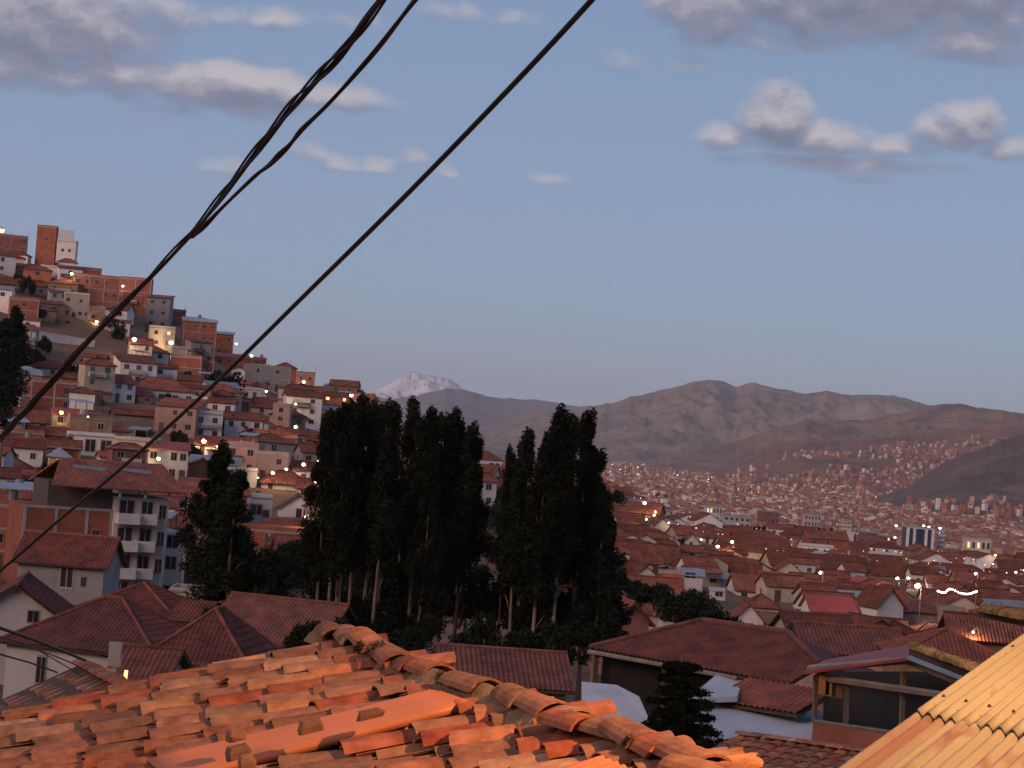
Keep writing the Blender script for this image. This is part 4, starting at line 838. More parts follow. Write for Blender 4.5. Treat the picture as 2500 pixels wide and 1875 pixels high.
for px, py, w, h in ((205, 945, 110, 90), (250, 960, 80, 60), (535, 985, 120, 100), (480, 1000, 60, 40), (575, 1075, 130, 80), (620, 1120, 110, 80), (520, 1060, 90, 50), (735, 1000, 40, 80), (30, 905, 110, 130), (85, 900, 60, 60), (165, 1060, 70, 60), (335, 1075, 80, 40), (290, 830, 40, 50), (40, 700, 30, 40), (420, 1000, 70, 45), (850, 975, 60, 50), (805, 965, 50, 30), (880, 985, 50, 40), (650, 1150, 120, 60), (480, 1290, 90, 110), (560, 1390, 150, 130), (640, 1420, 160, 90), (780, 1130, 60, 50), (690, 1120, 70, 60), (450, 1330, 60, 60), (380, 950, 40, 30)):
    bush(px, py, w, h, None if py < 1200 else 205, 'round dark tree growing between the hillside houses', G2, 'round_tree', 'tree')
for px, py, w, h in ((1180, 1215, 60, 60), (1215, 1240, 70, 60), (1245, 1205, 50, 50), (1195, 1290, 80, 80), (1240, 1310, 80, 80), (1175, 1350, 80, 70), (1225, 1380, 90, 80), (1205, 1160, 40, 30)): bush(px, py, w, h, None, 'round dark tree on the spur between the eucalyptus clumps', 'round dark trees on the spur', 'round_tree', 'tree')
for i in range(34):
    px = rnd.uniform(0, 900); py = rnd.uniform(max(700, 640+px*.4), 1210); bush(px, py, rnd.uniform(28, 60), rnd.uniform(26, 50), hit(px, py)-rnd.uniform(3, 9), 'round dark tree growing between the hillside houses', G2, 'round_tree', 'tree')
G3 = 'dark garden trees beside the town roofs'
for px, py, w, h, d in ((1650, 1520, 130, 90, 175), (1710, 1535, 130, 80, 170), (1600, 1480, 120, 70, 190), (1760, 1545, 120, 60, 165), (1560, 1460, 90, 50, 200), (1520, 1440, 60, 60, 205), (1690, 1490, 100, 60, 185), (1480, 1330, 80, 110, 210), (1500, 1230, 60, 40, 400)):
    bush(px, py, w, h, d, 'dark garden tree beside the packed town roofs', G3, 'garden_tree', 'tree')
for px, py, w, h in ((1605, 1345, 55, 42), (1640, 1348, 50, 40), (1662, 1346, 26, 40), (1850, 1392, 46, 26), (2392, 1402, 34, 34), (1805, 1412, 10, 16), (1610, 1225, 40, 26)):
    bush(px, py, w, h, None, 'leafy round tree standing among the town roofs', 'leafy trees among the town roofs', 'town_tree', 'tree')
for i in range(26):
    px = 1845+i*8.6+rnd.uniform(-3, 3); py = 1312+i*.7; d = 1190+rnd.uniform(-25, 25); t = at(px, py-30+rnd.uniform(-7, 7), d); g = float(ground(t.x, t.y)); root = empty('conifer', (t.x, t.y, g), rnd.uniform(0, 6)); root.scale = (.9, .9, max(.5, (t.z-g)/17))
    link(bpy.data.objects.new('crown', EUC[4][0]), root); link(bpy.data.objects.new('trunk', EUC[4][1]), root); root.scale = (2.2, 2.2, root.scale[2]); tag(root, 'dark conifer in the row before the valley blocks', 'tree', 'row of dark conifers in the valley')

def undergrowth():
    rng = np.random.default_rng(12); C = []; Rr = []
    for _ in range(900):
        px, d = rng.uniform(-40, 1150), math.exp(rng.uniform(math.log(170), math.log(640))); x = d*ray(px, 1050).x/ray(px, 1050).y
        if fbm(np.array([x/16]), np.array([d/22]), 3)[0] < -.05 or not free(x, d, .8, .85): continue
        s = rng.uniform(.4, 1.3); C.append((x, d, float(ground(x, d))+s*.5)); Rr.append((s, s, s*.8))
    V, Fc = leaf_cloud(rng, np.array(C), np.array(Rr), 46, .42, .16, .1); me = mesh_np('undergrowth', V, Fc); me.materials.append(M('scrub_leaves', (.05, .05, .025), rough=.9, var=.4, scale=.2, island=.4, objvar=0, spec=.03)); tag(obj('undergrowth', me), 'weeds and scrub between the hillside houses', kind='stuff')
undergrowth()
# ------------------------------------------------------------------ the house with the L-shaped hip roof, its veranda and yard
def plane_hit(px, py, p0, n):
    r = ray(px, py); return r*(p0.dot(n)/r.dot(n))
def big_house():
    P0 = at(1800, 1648, 78); e = Vector((-.70, .714, 0)).normalized(); dn = Vector((-e.y, e.x, 0)); dn = dn if dn.y < 0 else -dn   # horizontal down-slope direction
    pit = R(19); s = (-dn*math.cos(pit)+Vector((0, 0, math.sin(pit)))); n = e.cross(s); n = n if n.z > 0 else -n
    B = lambda x, y: plane_hit(x, y, P0, n)
    root = empty('tiled_house', (P0.x, P0.y, P0.z-4)); tag(root, 'house with a large L-shaped dark red tile roof and white terrace below', 'house'); L = root.location.copy()
    ridge0, ridge1 = B(1715, 1517), B(1925, 1546)
    eL, eR = B(1440, 1583), B(1802, 1648); lowL, lowR, rt_ = B(1727, 1709), B(1945, 1743), B(2003, 1622)
    # main slope: upper part down to the long eave, lower part a straight continuation
    def part(name, pts, parent):
        V, Fc = ribbed([p-L for p in pts], pitch=.25, row=.42, amp=.05); o = obj(name, mesh_np(name, V, Fc), TILE_G, parent); o['kind'] = 'stuff'; return o
    ee = (eR-eL).normalized(); rr = eL+ee*((rt_-eL).dot(ee)); top_r = rt_
    cross = lambda p: eL+ee*((p-eL).dot(ee))
    up = part('roof', [eL, cross(rt_), rt_, ridge1, ridge0], root)
    lo = part('roof', [lowL, lowR, cross(lowR)+s*.02, cross(lowL)+s*.02], root)
    u = MB(); u.slab([p-L-n*.06 for p in (eL, cross(rt_), rt_, ridge1, ridge0)], .1); u.slab([p-L-n*.06 for p in (lowL, lowR, cross(lowR), cross(lowL))], .1); u.build('roof_boards', WOOD, up)
    # back slopes
    bs = lambda p, k: p-dn*k*math.cos(pit)-Vector((0, 0, k*math.sin(pit)))
    bk = MB(); bk.slab([bs(ridge1, 6)-L, bs(ridge0, 6)-L, ridge0-L, ridge1-L], .12); bk.slab([rt_-L, ridge1-dn*5-e*3-Vector((0, 0, 2))-L, ridge1-L], .12); bk.build('roof_slope', TILE_G, root)
    c = MB()
    for a, b in ((ridge0, ridge1), (eL, ridge0), (ridge1, rt_)): c.tube([a-L+n*.06, (a+b)/2-L+n*.07, b-L+n*.06], .13, 7)
    c.build('ridge', TILE_G, up)
    g = MB(); g.tube([eL-L-n*.1-s*.1, eR-L-n*.1-s*.1], .09, 6); g.build('gutter', WOODL, root)
    # dark gallery under the eave and white yard walls
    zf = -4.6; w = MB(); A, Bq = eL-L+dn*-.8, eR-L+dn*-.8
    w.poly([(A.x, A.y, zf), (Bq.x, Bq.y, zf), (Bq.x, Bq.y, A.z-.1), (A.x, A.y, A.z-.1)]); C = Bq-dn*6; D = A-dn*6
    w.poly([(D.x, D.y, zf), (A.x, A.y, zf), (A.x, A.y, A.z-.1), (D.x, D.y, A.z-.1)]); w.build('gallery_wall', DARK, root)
    for f in (.03, .5, .97):
        q = MB(); p = A.lerp(Bq, f)+dn*.6; q.box(p.x-.09, p.x+.09, p.y-.09, p.y+.09, zf, A.z-.15); q.build('gallery_post', WOOD, root)
    # white terrace: sloped white concrete slab and parapet
    T = lambda x, y, d: at(x, y, d)-L
    y1 = MB(); y1.slab([T(1690, 1870, 66), T(1990, 1870, 66), T(2010, 1740, 76), T(1700, 1700, 77)], .3); y1.build('terrace_floor', M('terrace_concrete', (.56, .56, .58), scale=.4, var=.18, objvar=0), root)
    y2 = MB(); y2.slab([T(1420, 1790, 70), T(1600, 1790, 70), T(1560, 1700, 75), T(1505, 1672, 77), T(1420, 1664, 77)], .25); y2.build('yard_slab', WHITE, root)
    y3 = MB(); y3.slab([T(1680, 1705, 74.5), T(1800, 1700, 75), T(1815, 1655, 78.5), T(1755, 1642, 79)], .2); y3.build('ramp', M('terrace_concrete', (.56, .56, .58)), root)
    HOUSES.append((P0.x, P0.y, 8))
    # glazed veranda on the right: timber frame, panes, brick parapet, sheet roof with two slopes
    v = empty('veranda', at(2180, 1800, 62)); tag(v, 'glazed timber veranda with a shallow gabled sheet roof', 'veranda'); Lv = v.location.copy(); S = lambda x, y, d: at(x, y, d)-Lv
    c0, c1, c2 = (1990, 64), (2215, 60), (2440, 57); post = MB
    def bar(name, a, b, r, mat=WOODL):
        q = MB(); q.tube([a, (a+b)/2, b], r, 4); return q.build(name, mat, v)
    for (x, yt, yb, d) in ((1992, 1650, 1765, 64), (2068, 1668, 1780, 63), (2205, 1640, 1795, 61), (2330, 1690, 1810, 59), (2440, 1720, 1830, 57)): bar('post', S(x, yt, d), S(x+(-4), yb, d), .09)
    bar('beam', S(1975, 1632, 64.2), S(2215, 1612, 60.8), .12); bar('beam', S(2215, 1612, 60.8), S(2470, 1715, 56.5), .12); bar('tie_beam', S(1992, 1652, 63.9), S(2440, 1716, 56.9), .10); bar('sill_beam', S(1988, 1762, 63.8), S(2440, 1828, 56.8), .08)
    r = MB(); r.slab([S(1962, 1640, 63.6), S(2217, 1606, 60), S(2240, 1570, 72), S(2010, 1612, 74)], .08); r.build('roof', REDROOF, v)
    r = MB(); r.slab([S(2215, 1603, 60), S(2480, 1706, 55.5), S(2520, 1650, 66), S(2262, 1590, 70)], .08); r.build('roof_sheet', METALROOF, v)
    for (xa, xb, da, db) in ((1996, 2064, 63.8, 62.9), (2072, 2201, 62.9, 61), (2209, 2326, 60.9, 59), (2334, 2436, 58.9, 57)):
        yt = lambda x: 1655+(x-1992)*.143+3; yb = lambda x: 1763+(x-1988)*.146-3
        q = MB(); q.slab([S(xa, yb(xa), da), S(xb, yb(xb), db), S(xb, yt(xb), db), S(xa, yt(xa), da)], .02); q.build('pane', MATS.get('pane') or pane_mat(), v)
    for k in range(3):
        x = 2012+k*16; q = MB(); q.box(-.16, .16, -.05, .05, -.3, .3); o = q.build('hanging_cloth', M('orange_cloth', (.5, .22, .06)), v); o.location = S(x, 1672+k*4, 63.4)
    q = MB(); q.slab([S(1985, 1766, 63.5), S(2445, 1834, 56.5), S(2475, 1832, 58.2), S(2000, 1763, 66)], 3.2); q.build('parapet', BRICK, v)
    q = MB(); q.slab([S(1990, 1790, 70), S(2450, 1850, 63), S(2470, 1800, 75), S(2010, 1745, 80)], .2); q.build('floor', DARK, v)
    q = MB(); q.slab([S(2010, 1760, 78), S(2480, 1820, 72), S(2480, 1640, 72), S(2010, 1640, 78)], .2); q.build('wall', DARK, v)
def pane_mat():
    m = bpy.data.materials.new('pane'); m.use_nodes = True; b = m.node_tree.nodes['Principled BSDF']; b.inputs['Base Color'].default_value = (.05, .06, .07, 1); b.inputs['Roughness'].default_value = .08; b.inputs['Alpha'].default_value = .22; MATS['pane'] = m; return m
big_house()
# neighbouring low walls and little roofs around it
tp(2330, 1606, 260, 40, 'hip', ADOBE, 10, rise=1.3, d=112, dep=6, ribs=True, rmat=TILE_G, label='low hipped roof behind the mossy eave', wins=[])
tp(2090, 1592, 230, 30, 'gable', PINK, 14, rise=1.2, d=118, dep=6, ribs=True, rmat=TILE_G, label='tile roof behind the L-shaped roof with a pale ridge post', wins=[])
tp(2430, 1560, 200, 30, 'gable', ADOBE, 8, rise=1.4, d=150, dep=7, rmat=TILE, label='wide tile roof under the lone lamp', wins=[])
tp(2010, 1545, 150, 24, 'gable', CREAM, 16, rise=1.3, d=170, dep=6, label='cream-walled house with three grey skylights in its tiles', wins=[(-.5, 1, 1, 1)])
# ------------------------------------------------------------------ barrel tiles
def barrel(L=.42, r0=.115, r1=.095, th=.016, seg=8, chip=None, flat=.45):
    """one clay barrel tile, convex up, lying along +y (mouth at y=0, wide end), thickness th"""
    b = MB(); k = []
    for y, r in ((0, r0), (L*.5, (r0+r1)/2), (L, r1)):
        for rr in (r, r-th):
            ring = []
            for i in range(seg+1):
                a = math.pi*(i/seg)*.94+.03*math.pi; yy = y
                if chip is not None and y in (0, L): yy = y+(chip[i % len(chip)] if y == 0 else -chip[(i+3) % len(chip)]*.6)
                ring.append(len(b.v)); b.v.append((-rr*math.cos(a), yy, rr*math.sin(a)*flat))
            k.append(ring)
    for j in range(2):
        o, i_, o2, i2 = k[2*j], k[2*j+1], k[2*j+2], k[2*j+3]
        for a in range(seg): b.f += [(o[a], o2[a], o2[a+1], o[a+1]), (i_[a], i_[a+1], i2[a+1], i2[a])]; b.m += [0, 0]
        b.f += [(o[0], i_[0], i2[0], o2[0]), (o[seg], o2[seg], i2[seg], i_[seg])]; b.m += [0, 0]
    for o, i_, fl in ((k[0], k[1], 1), (k[4], k[5], 0)):
        for a in range(seg): q = (o[a], o[a+1], i_[a+1], i_[a]); b.f.append(q if fl else q[::-1]); b.m.append(0)
    return b
CLAY = M('old_clay_tile', (.44, .20, .115), rough=.95, var=.6, scale=6, objvar=.2, island=0, bump=.006, bscale=45, col2=(.19, .085, .055),
         c3=[(1.05, 1.0, .95), (.7, .68, .7), (1.15, 1.35, 1.35), (.95, .65, .55), (.58, .6, .62), (1.2, 1.2, .95), (1.0, .5, .42), (.85, .95, 1.0), (1.1, .8, .65)])
MORTAR = M('mud_mortar', (.38, .22, .12), rough=.95, var=.5, scale=5, bump=.02, bscale=25)
PLASTIC = M('orange_roof_sheet', (.62, .21, .095), rough=.5, var=.12, scale=3, objvar=0, spec=.4)
rr = random.Random(5)
TILES = []
for k in range(7):
    me = barrel(L=rr.uniform(.47, .52), r0=.134+rr.uniform(-.008, .008), r1=.112, chip=None if k < 2 else [rr.uniform(0, .012 if k < 4 else .05) for _ in range(9)]).mesh('tile', False); me.materials.append(CLAY); TILES.append(me)
def ch(seed, L=.4):   # channel tile, concave up
    b = barrel(L, .125, .105); b.v = [(x, y, -z) for x, y, z in b.v]; b.f = [f[::-1] for f in b.f]; me = b.mesh('channel_tile'); me.materials.append(CLAY); return me
CHAN = [ch(0)]
def frame_matrix(o, ex, ey, ez): return Matrix(((ex.x, ey.x, ez.x, o.x), (ex.y, ey.y, ez.y, o.y), (ex.z, ey.z, ez.z, o.z), (0, 0, 0, 1)))
class Slope:
    """a tiled slope: origin on the ridge, u along the ridge, v down the slope"""
    def __init__(s, A, ud, vd, sag=0, twist=0):
        s.twist = twist; s.A = A; s.u = ud.normalized(); s.v = vd.normalized(); s.n = s.v.cross(s.u); s.n = s.n if s.n.z > 0 else -s.n; s.sag = sag
    def p(s, u, v, h=0):
        sg = s.sag*(math.sin(u*.9+.4)*.5+math.sin(u*2.3+v*.7)*.25+math.sin(v*1.9+u)*.3); return s.A+s.u*u+s.v*v+s.n*(h+sg)-Vector((0, 0, s.twist*v*(1-u/6.0)))
    def place(s, u, v, h, rot=0, tilt=0, roll=0):
        """matrix for a tile whose mouth (y=0) is down-slope at (u,v): its +y axis runs up the slope"""
        ey = (-s.v*math.cos(rot)+s.u*math.sin(rot)).normalized(); ey = (ey+s.n*tilt).normalized(); ez = (s.n-ey*s.n.dot(ey)).normalized(); ex = ey.cross(ez)
        m = frame_matrix(s.p(u, v, h), ex, ey, ez); return m @ Matrix.Rotation(roll, 4, 'Y')
def near_roof():
    dA = 10.0; A = at(1800, 1944, dA); Bp = at(822, 1568, 15.8); ud = Bp-A; LU = ud.length; ud.normalize()
    vh = Vector((-ud.y, ud.x, 0)).normalized(); vh = vh if vh.x < 0 else -vh; vh = Matrix.Rotation(-R(13), 3, 'Z') @ vh
    vd = vh*math.cos(R(15))-Vector((0, 0, math.sin(R(15)))); S = Slope(A, ud, vd, .035, .10)
    root = empty('old_house', A-Vector((0, 0, 5))); tag(root, 'old house whose clay barrel-tile roof glows orange in street light', 'house'); inv = Matrix.Translation(-root.location)
    def put(name, me, m):
        o = bpy.data.objects.new(name, me); link(o, root); o.matrix_local = inv @ m; return o
    # mud bed under the tiles, and the far slope
    nu, nv = 40, 30; V = []; us = np.linspace(-1.8, LU+.25, nu); vs_ = np.linspace(-.02, 5.6, nv)
    for a in us:
        for b in vs_: V.append(S.p(a, b, -.03)-root.location)
    i = (np.arange(nu-1)[:, None]*nv+np.arange(nv-1)[None]); Fc = np.stack([i, i+1, i+1+nv, i+nv], -1).reshape(-1, 4); obj('mud_bed', mesh_np('mud_bed', np.array([tuple(v) for v in V]), Fc), M('dark_mud', (.13, .07, .045), var=.4, scale=4), root)
    b = MB(); vb = -vh*math.cos(R(24))-Vector((0, 0, math.sin(R(24)))); q = lambda u, v: S.A+S.u*u+vb*v-root.location
    b.slab([q(-1.8, 4), q(-1.8, -.05), q(LU+.25, -.05), q(LU+.25, 4)][::-1], .1); b.build('roof_slope', CLAY, root)
    w = MB(); P = [S.p(-1.7, 5.2, -.3), S.p(LU+.1, 5.2, -.3), q(LU+.1, 3.6)+root.location, q(-1.7, 3.6)+root.location]; P = [p-root.location for p in P]
    for k in range(4):
        a, c = P[k], P[(k+1) % 4]; w.poly([(a.x, a.y, -2), (c.x, c.y, -2), tuple(c), tuple(a)])
    w.build('wall', ADOBE, root)
    # tile courses
    pitch = .262; row = .40; sheet1 = (LU-3.30, LU-2.70); sheet2 = (.10, .80); ncov = nch = 0
    ncol = int((LU+1.5)/pitch); on1v = lambda v: .42 < v < 2.25
    for c in range(ncol):
        u = -1.4+c*pitch+rr.uniform(-.015, .015); drift = rr.uniform(-.012, .012); ph = rr.uniform(0, row)*.8+.1*math.sin(c*.7); wob = rr.uniform(0, 6)
        for r in range(17):
            v = .12+ph*.7+r*row+rr.uniform(-.03, .03)
            if v > 5.4: continue
            uu = u+drift*r+.022*math.sin(r*.9+wob); m = S.p(uu, v); X, Y = proj(m)
            if X < -140 or Y > 2010 or X > 2560: continue
            on1 = sheet1[0]+.09 < uu < sheet1[1]-.09 and on1v(v); on2 = sheet2[0]-.04 < uu < sheet2[1]+.04 and .45 < v < 2.6
            if not (on1 or on2) and rr.random() > .03:
                me = rr.choice(TILES[:4] if rr.random() < .72 else TILES); sl = rr.random() < .16
                put('tile', me, S.place(uu, v+(rr.uniform(.02, .12) if sl else 0), .024+rr.uniform(-.004, .010), R(rr.gauss(0, 3.2)+(rr.uniform(-12, 12) if sl else 0)), -.05+rr.gauss(0, .012), R(rr.gauss(0, 3)))); ncov += 1
            uc = uu+pitch*.5; X, Y = proj(S.p(uc, v))
            if X > -60 and Y < 1960 and nch < 290:
                put('channel_tile', CHAN[0], S.place(uc, v+rr.uniform(-.04, .04), .055, R(rr.gauss(0, 1.5)), -.04, 0)); nch += 1
    print('TILES', ncov, nch)
    # ridge caps
    nr = 0; u = -1.6
    big = []
    for k in range(4):
        me = barrel(L=.40+.02*k, r0=.145, r1=.12, th=.02, flat=.7, chip=None if k < 2 else [rr.uniform(0, .03) for _ in range(9)]).mesh('ridge_tile'); me.materials.append(CLAY); big.append(me)
    zup = Vector((0, 0, 1))
    while u < LU-.2:
        if not (LU-3.75 < u < LU-3.2 or LU-2.9 < u < LU-2.2) or rr.random() < .25:
            ey = (S.u*1.0+vh*rr.gauss(0, .12)+zup*(.08+rr.gauss(0, .05))).normalized(); ez = (zup-ey*zup.dot(ey)).normalized(); ex = ey.cross(ez)
            p = S.p(u, 0, .04)+vh*rr.gauss(0, .03); put('ridge_tile', rr.choice(big), frame_matrix(p, ex, ey, ez)); nr += 1
        u += rr.uniform(.29, .35)
    # lumpy mud along the ridge
    n1, n2 = 150, 9; V = np.zeros((n1, n2, 3))
    for a in range(n1):
        uu = -1.7+(LU+2.0)*a/(n1-1); ex = 1.35 if LU-4.1 < uu < LU-2.0 else 1.0
        for c in range(n2):
            t = c/(n2-1)*2-1; wd = .13*ex; hh = (.075*ex)*(1-t*t)+.012
            nz = float(fbm(np.array([uu*5.0]), np.array([t*1.6+3]), 4)[0]); vv = t*wd*(1+.35*nz)+(.07 if ex > 1 else .02)
            base = S.p(uu, vv, 0) if vv > 0 else S.A+S.u*uu+vb*(-vv)
            p = base+zup*(hh*(1+.7*nz)-.015); V[a, c] = p-root.location
    i = (np.arange(n1-1)[:, None]*n2+np.arange(n2-1)[None]); Fc = np.stack([i, i+n2, i+n2+1, i+1], -1).reshape(-1, 4); obj('ridge_mortar', mesh_np('ridge_mortar', V.reshape(-1, 3), Fc, smooth=True), MORTAR, root)
    # ribbed orange sheets laid in place of tiles
    def sheet(name, u0, u1, v0, v1, pitch_, amp, h, mat, skew=0):
        n = int((u1-u0)/pitch_*6); V = []; m = 8
        for a in range(n+1):
            uu = u0+(u1-u0)*a/n; hh = amp*math.cos(2*math.pi*(uu-u0)/pitch_)
            for c in range(m+1):
                v = v0+(v1-v0)*c/m; V.append(tuple(S.p(uu+skew*v, v, (h+hh) if 0 < a < n else h-.05)-root.location))
        i = (np.arange(n)[:, None]*(m+1)+np.arange(m)[None]); Fc = np.stack([i, i+1, i+m+2, i+m+1], -1).reshape(-1, 4)
        o = obj(name, mesh_np(name, np.array(V), Fc), mat, root); md = o.modifiers.new('thick', 'SOLIDIFY'); md.thickness = .006; md.offset = -1; return o
    sheet('orange_sheet', sheet1[0], sheet1[1],   .20, 2.05, .045, .0045, .078, PLASTIC)
    sheet('corrugated_sheet', sheet2[0], sheet2[1], .30, 2.4, .085, .014, .115, PLASTIC)
    # broken tile pieces and stones holding the sheet down
    for (px, py, l, w_, h_) in ((578, 1806, .12, .12, .08), (762, 1786, .16, .10, .075), (584, 1850, .15, .10, .08), (606, 1878, .10, .11, .09), (905, 1752, .17, .08, .05)):
        r = ray(px, py); n = S.n; p = r*((S.A+n*.135).dot(n)/r.dot(n)); q = MB(); rx = random.Random(px)
        ring = 7
        for z in (0, .5, 1):
            for k in range(ring):
                a = 2*math.pi*k/ring; f = (1.0 if z < 1 else .72)*rx.uniform(.85, 1.1); q.v.append((w_*.5*f*math.copysign(abs(math.cos(a))**.35, math.cos(a)), l*.5*f*math.copysign(abs(math.sin(a))**.35, math.sin(a)), z*h_*rx.uniform(.9, 1.05)))
        for z in range(2):
            for k in range(ring): k2 = (k+1) % ring; q.f.append((z*ring+k, z*ring+k2, (z+1)*ring+k2, (z+1)*ring+k)); q.m.append(0)
        q.f.append(tuple(2*ring+k for k in range(ring))); q.m.append(0)
        me = q.mesh('weight_stone'); me.materials.append(M('brown_stone', (.27, .13, .08), var=.4, scale=9, bump=.006, bscale=50)); put('weight_stone', me, frame_matrix(p, S.u, -S.v, S.n) @ Matrix.Rotation(R(rx.uniform(-10, 10)), 4, 'Z'))
    # a few tufts in the mortar
    for uu, k in ((LU-.9, .5), (LU-1.25, .9), (LU-2.6, .5), (.9, .5)):
        rng = np.random.default_rng(int(uu*10)); V, Fc = leaf_cloud(rng, np.array([(0, 0, .05), (.03, .02, .08)])*k, np.full((2, 3), .07)*k, 60, .06, .012, -.5); me = mesh_np('moss_tuft', V, Fc); me.materials.append(M('dry_moss', (.09, .075, .03), var=.4, island=.3)); put('moss_tuft', me, Matrix.Translation(S.p(uu, .12, .09)))
    return S, LU
NEAR, NLU = near_roof()
# ------------------------------------------------------------------ lower tile roof before the terrace (single tiles visible)
def small_tiled(name, p0, p1, p2, label, nrow, pitch=.27, row=.36, cap=True, mat=None):
    """p0,p1: ridge ends; p2: a point down-slope from p0"""
    S = Slope(p0, p1-p0, (p2-p0)-(p1-p0).normalized()*(p2-p0).dot((p1-p0).normalized()), .02); LU = (p1-p0).length; root = empty(name, p0-Vector((0, 0, 3))); tag(root, label, 'shed'); inv = Matrix.Translation(-root.location)
    b = MB(); b.slab([S.p(0, nrow*row, -.03)-root.location, S.p(LU, nrow*row, -.03)-root.location, S.p(LU, 0, -.03)-root.location, S.p(0, 0, -.03)-root.location], .1); b.build('roof_boards', WOOD, root)
    w = MB(); a, c = S.p(.1, nrow*row-.3, -.14)-root.location, S.p(LU-.1, .2, -.14)-root.location; d_, e_ = S.p(LU-.1, nrow*row-.3, -.14)-root.location, S.p(.1, .2, -.14)-root.location
    for p, q in ((a, d_), (d_, c), (c, e_), (e_, a)): w.poly([(p.x, p.y, -2), (q.x, q.y, -2), tuple(q), tuple(p)])
    w.build('wall', ADOBE, root)
    for c in range(int(LU/pitch)):
        for r in range(nrow):
            for kind in (0, 1):
                u = (c+.5+.5*kind)*pitch+rr.uniform(-.012, .012); v = .36+r*row+rr.uniform(-.03, .03); me = CHAN[0] if kind else rr.choice(TILES[:5])
                o = bpy.data.objects.new('channel_tile' if kind else 'tile', me); link(o, root); o.matrix_local = inv @ S.place(u, v, .055 if kind else .022, R(rr.gauss(0, 1.6)), -.045, 0)
    if cap:
        for k in range(int(LU/.33)):
            o = bpy.data.objects.new('ridge_tile', TILES[k % 4]); link(o, root); ey = S.u; ez = Vector((0, 0, 1)); ez = (ez-ey*ez.dot(ey)).normalized(); o.matrix_local = inv @ frame_matrix(S.p(k*.33, 0, .07), ey.cross(ez), ey, ez)
    return S
small_tiled('yard_shed', at(1800, 1800, 40), at(2200, 1856, 38), at(1690, 1905, 37.4), 'dark low tile roof just under the white terrace', 7)
# second wing of the near roof, down by the wires
small_tiled('house_wing', at(345, 1712, 22), at(205, 1632, 25.5), at(40, 1748, 24), 'reddish side roof with its ridge near the little insulator bracket', 9, .28)
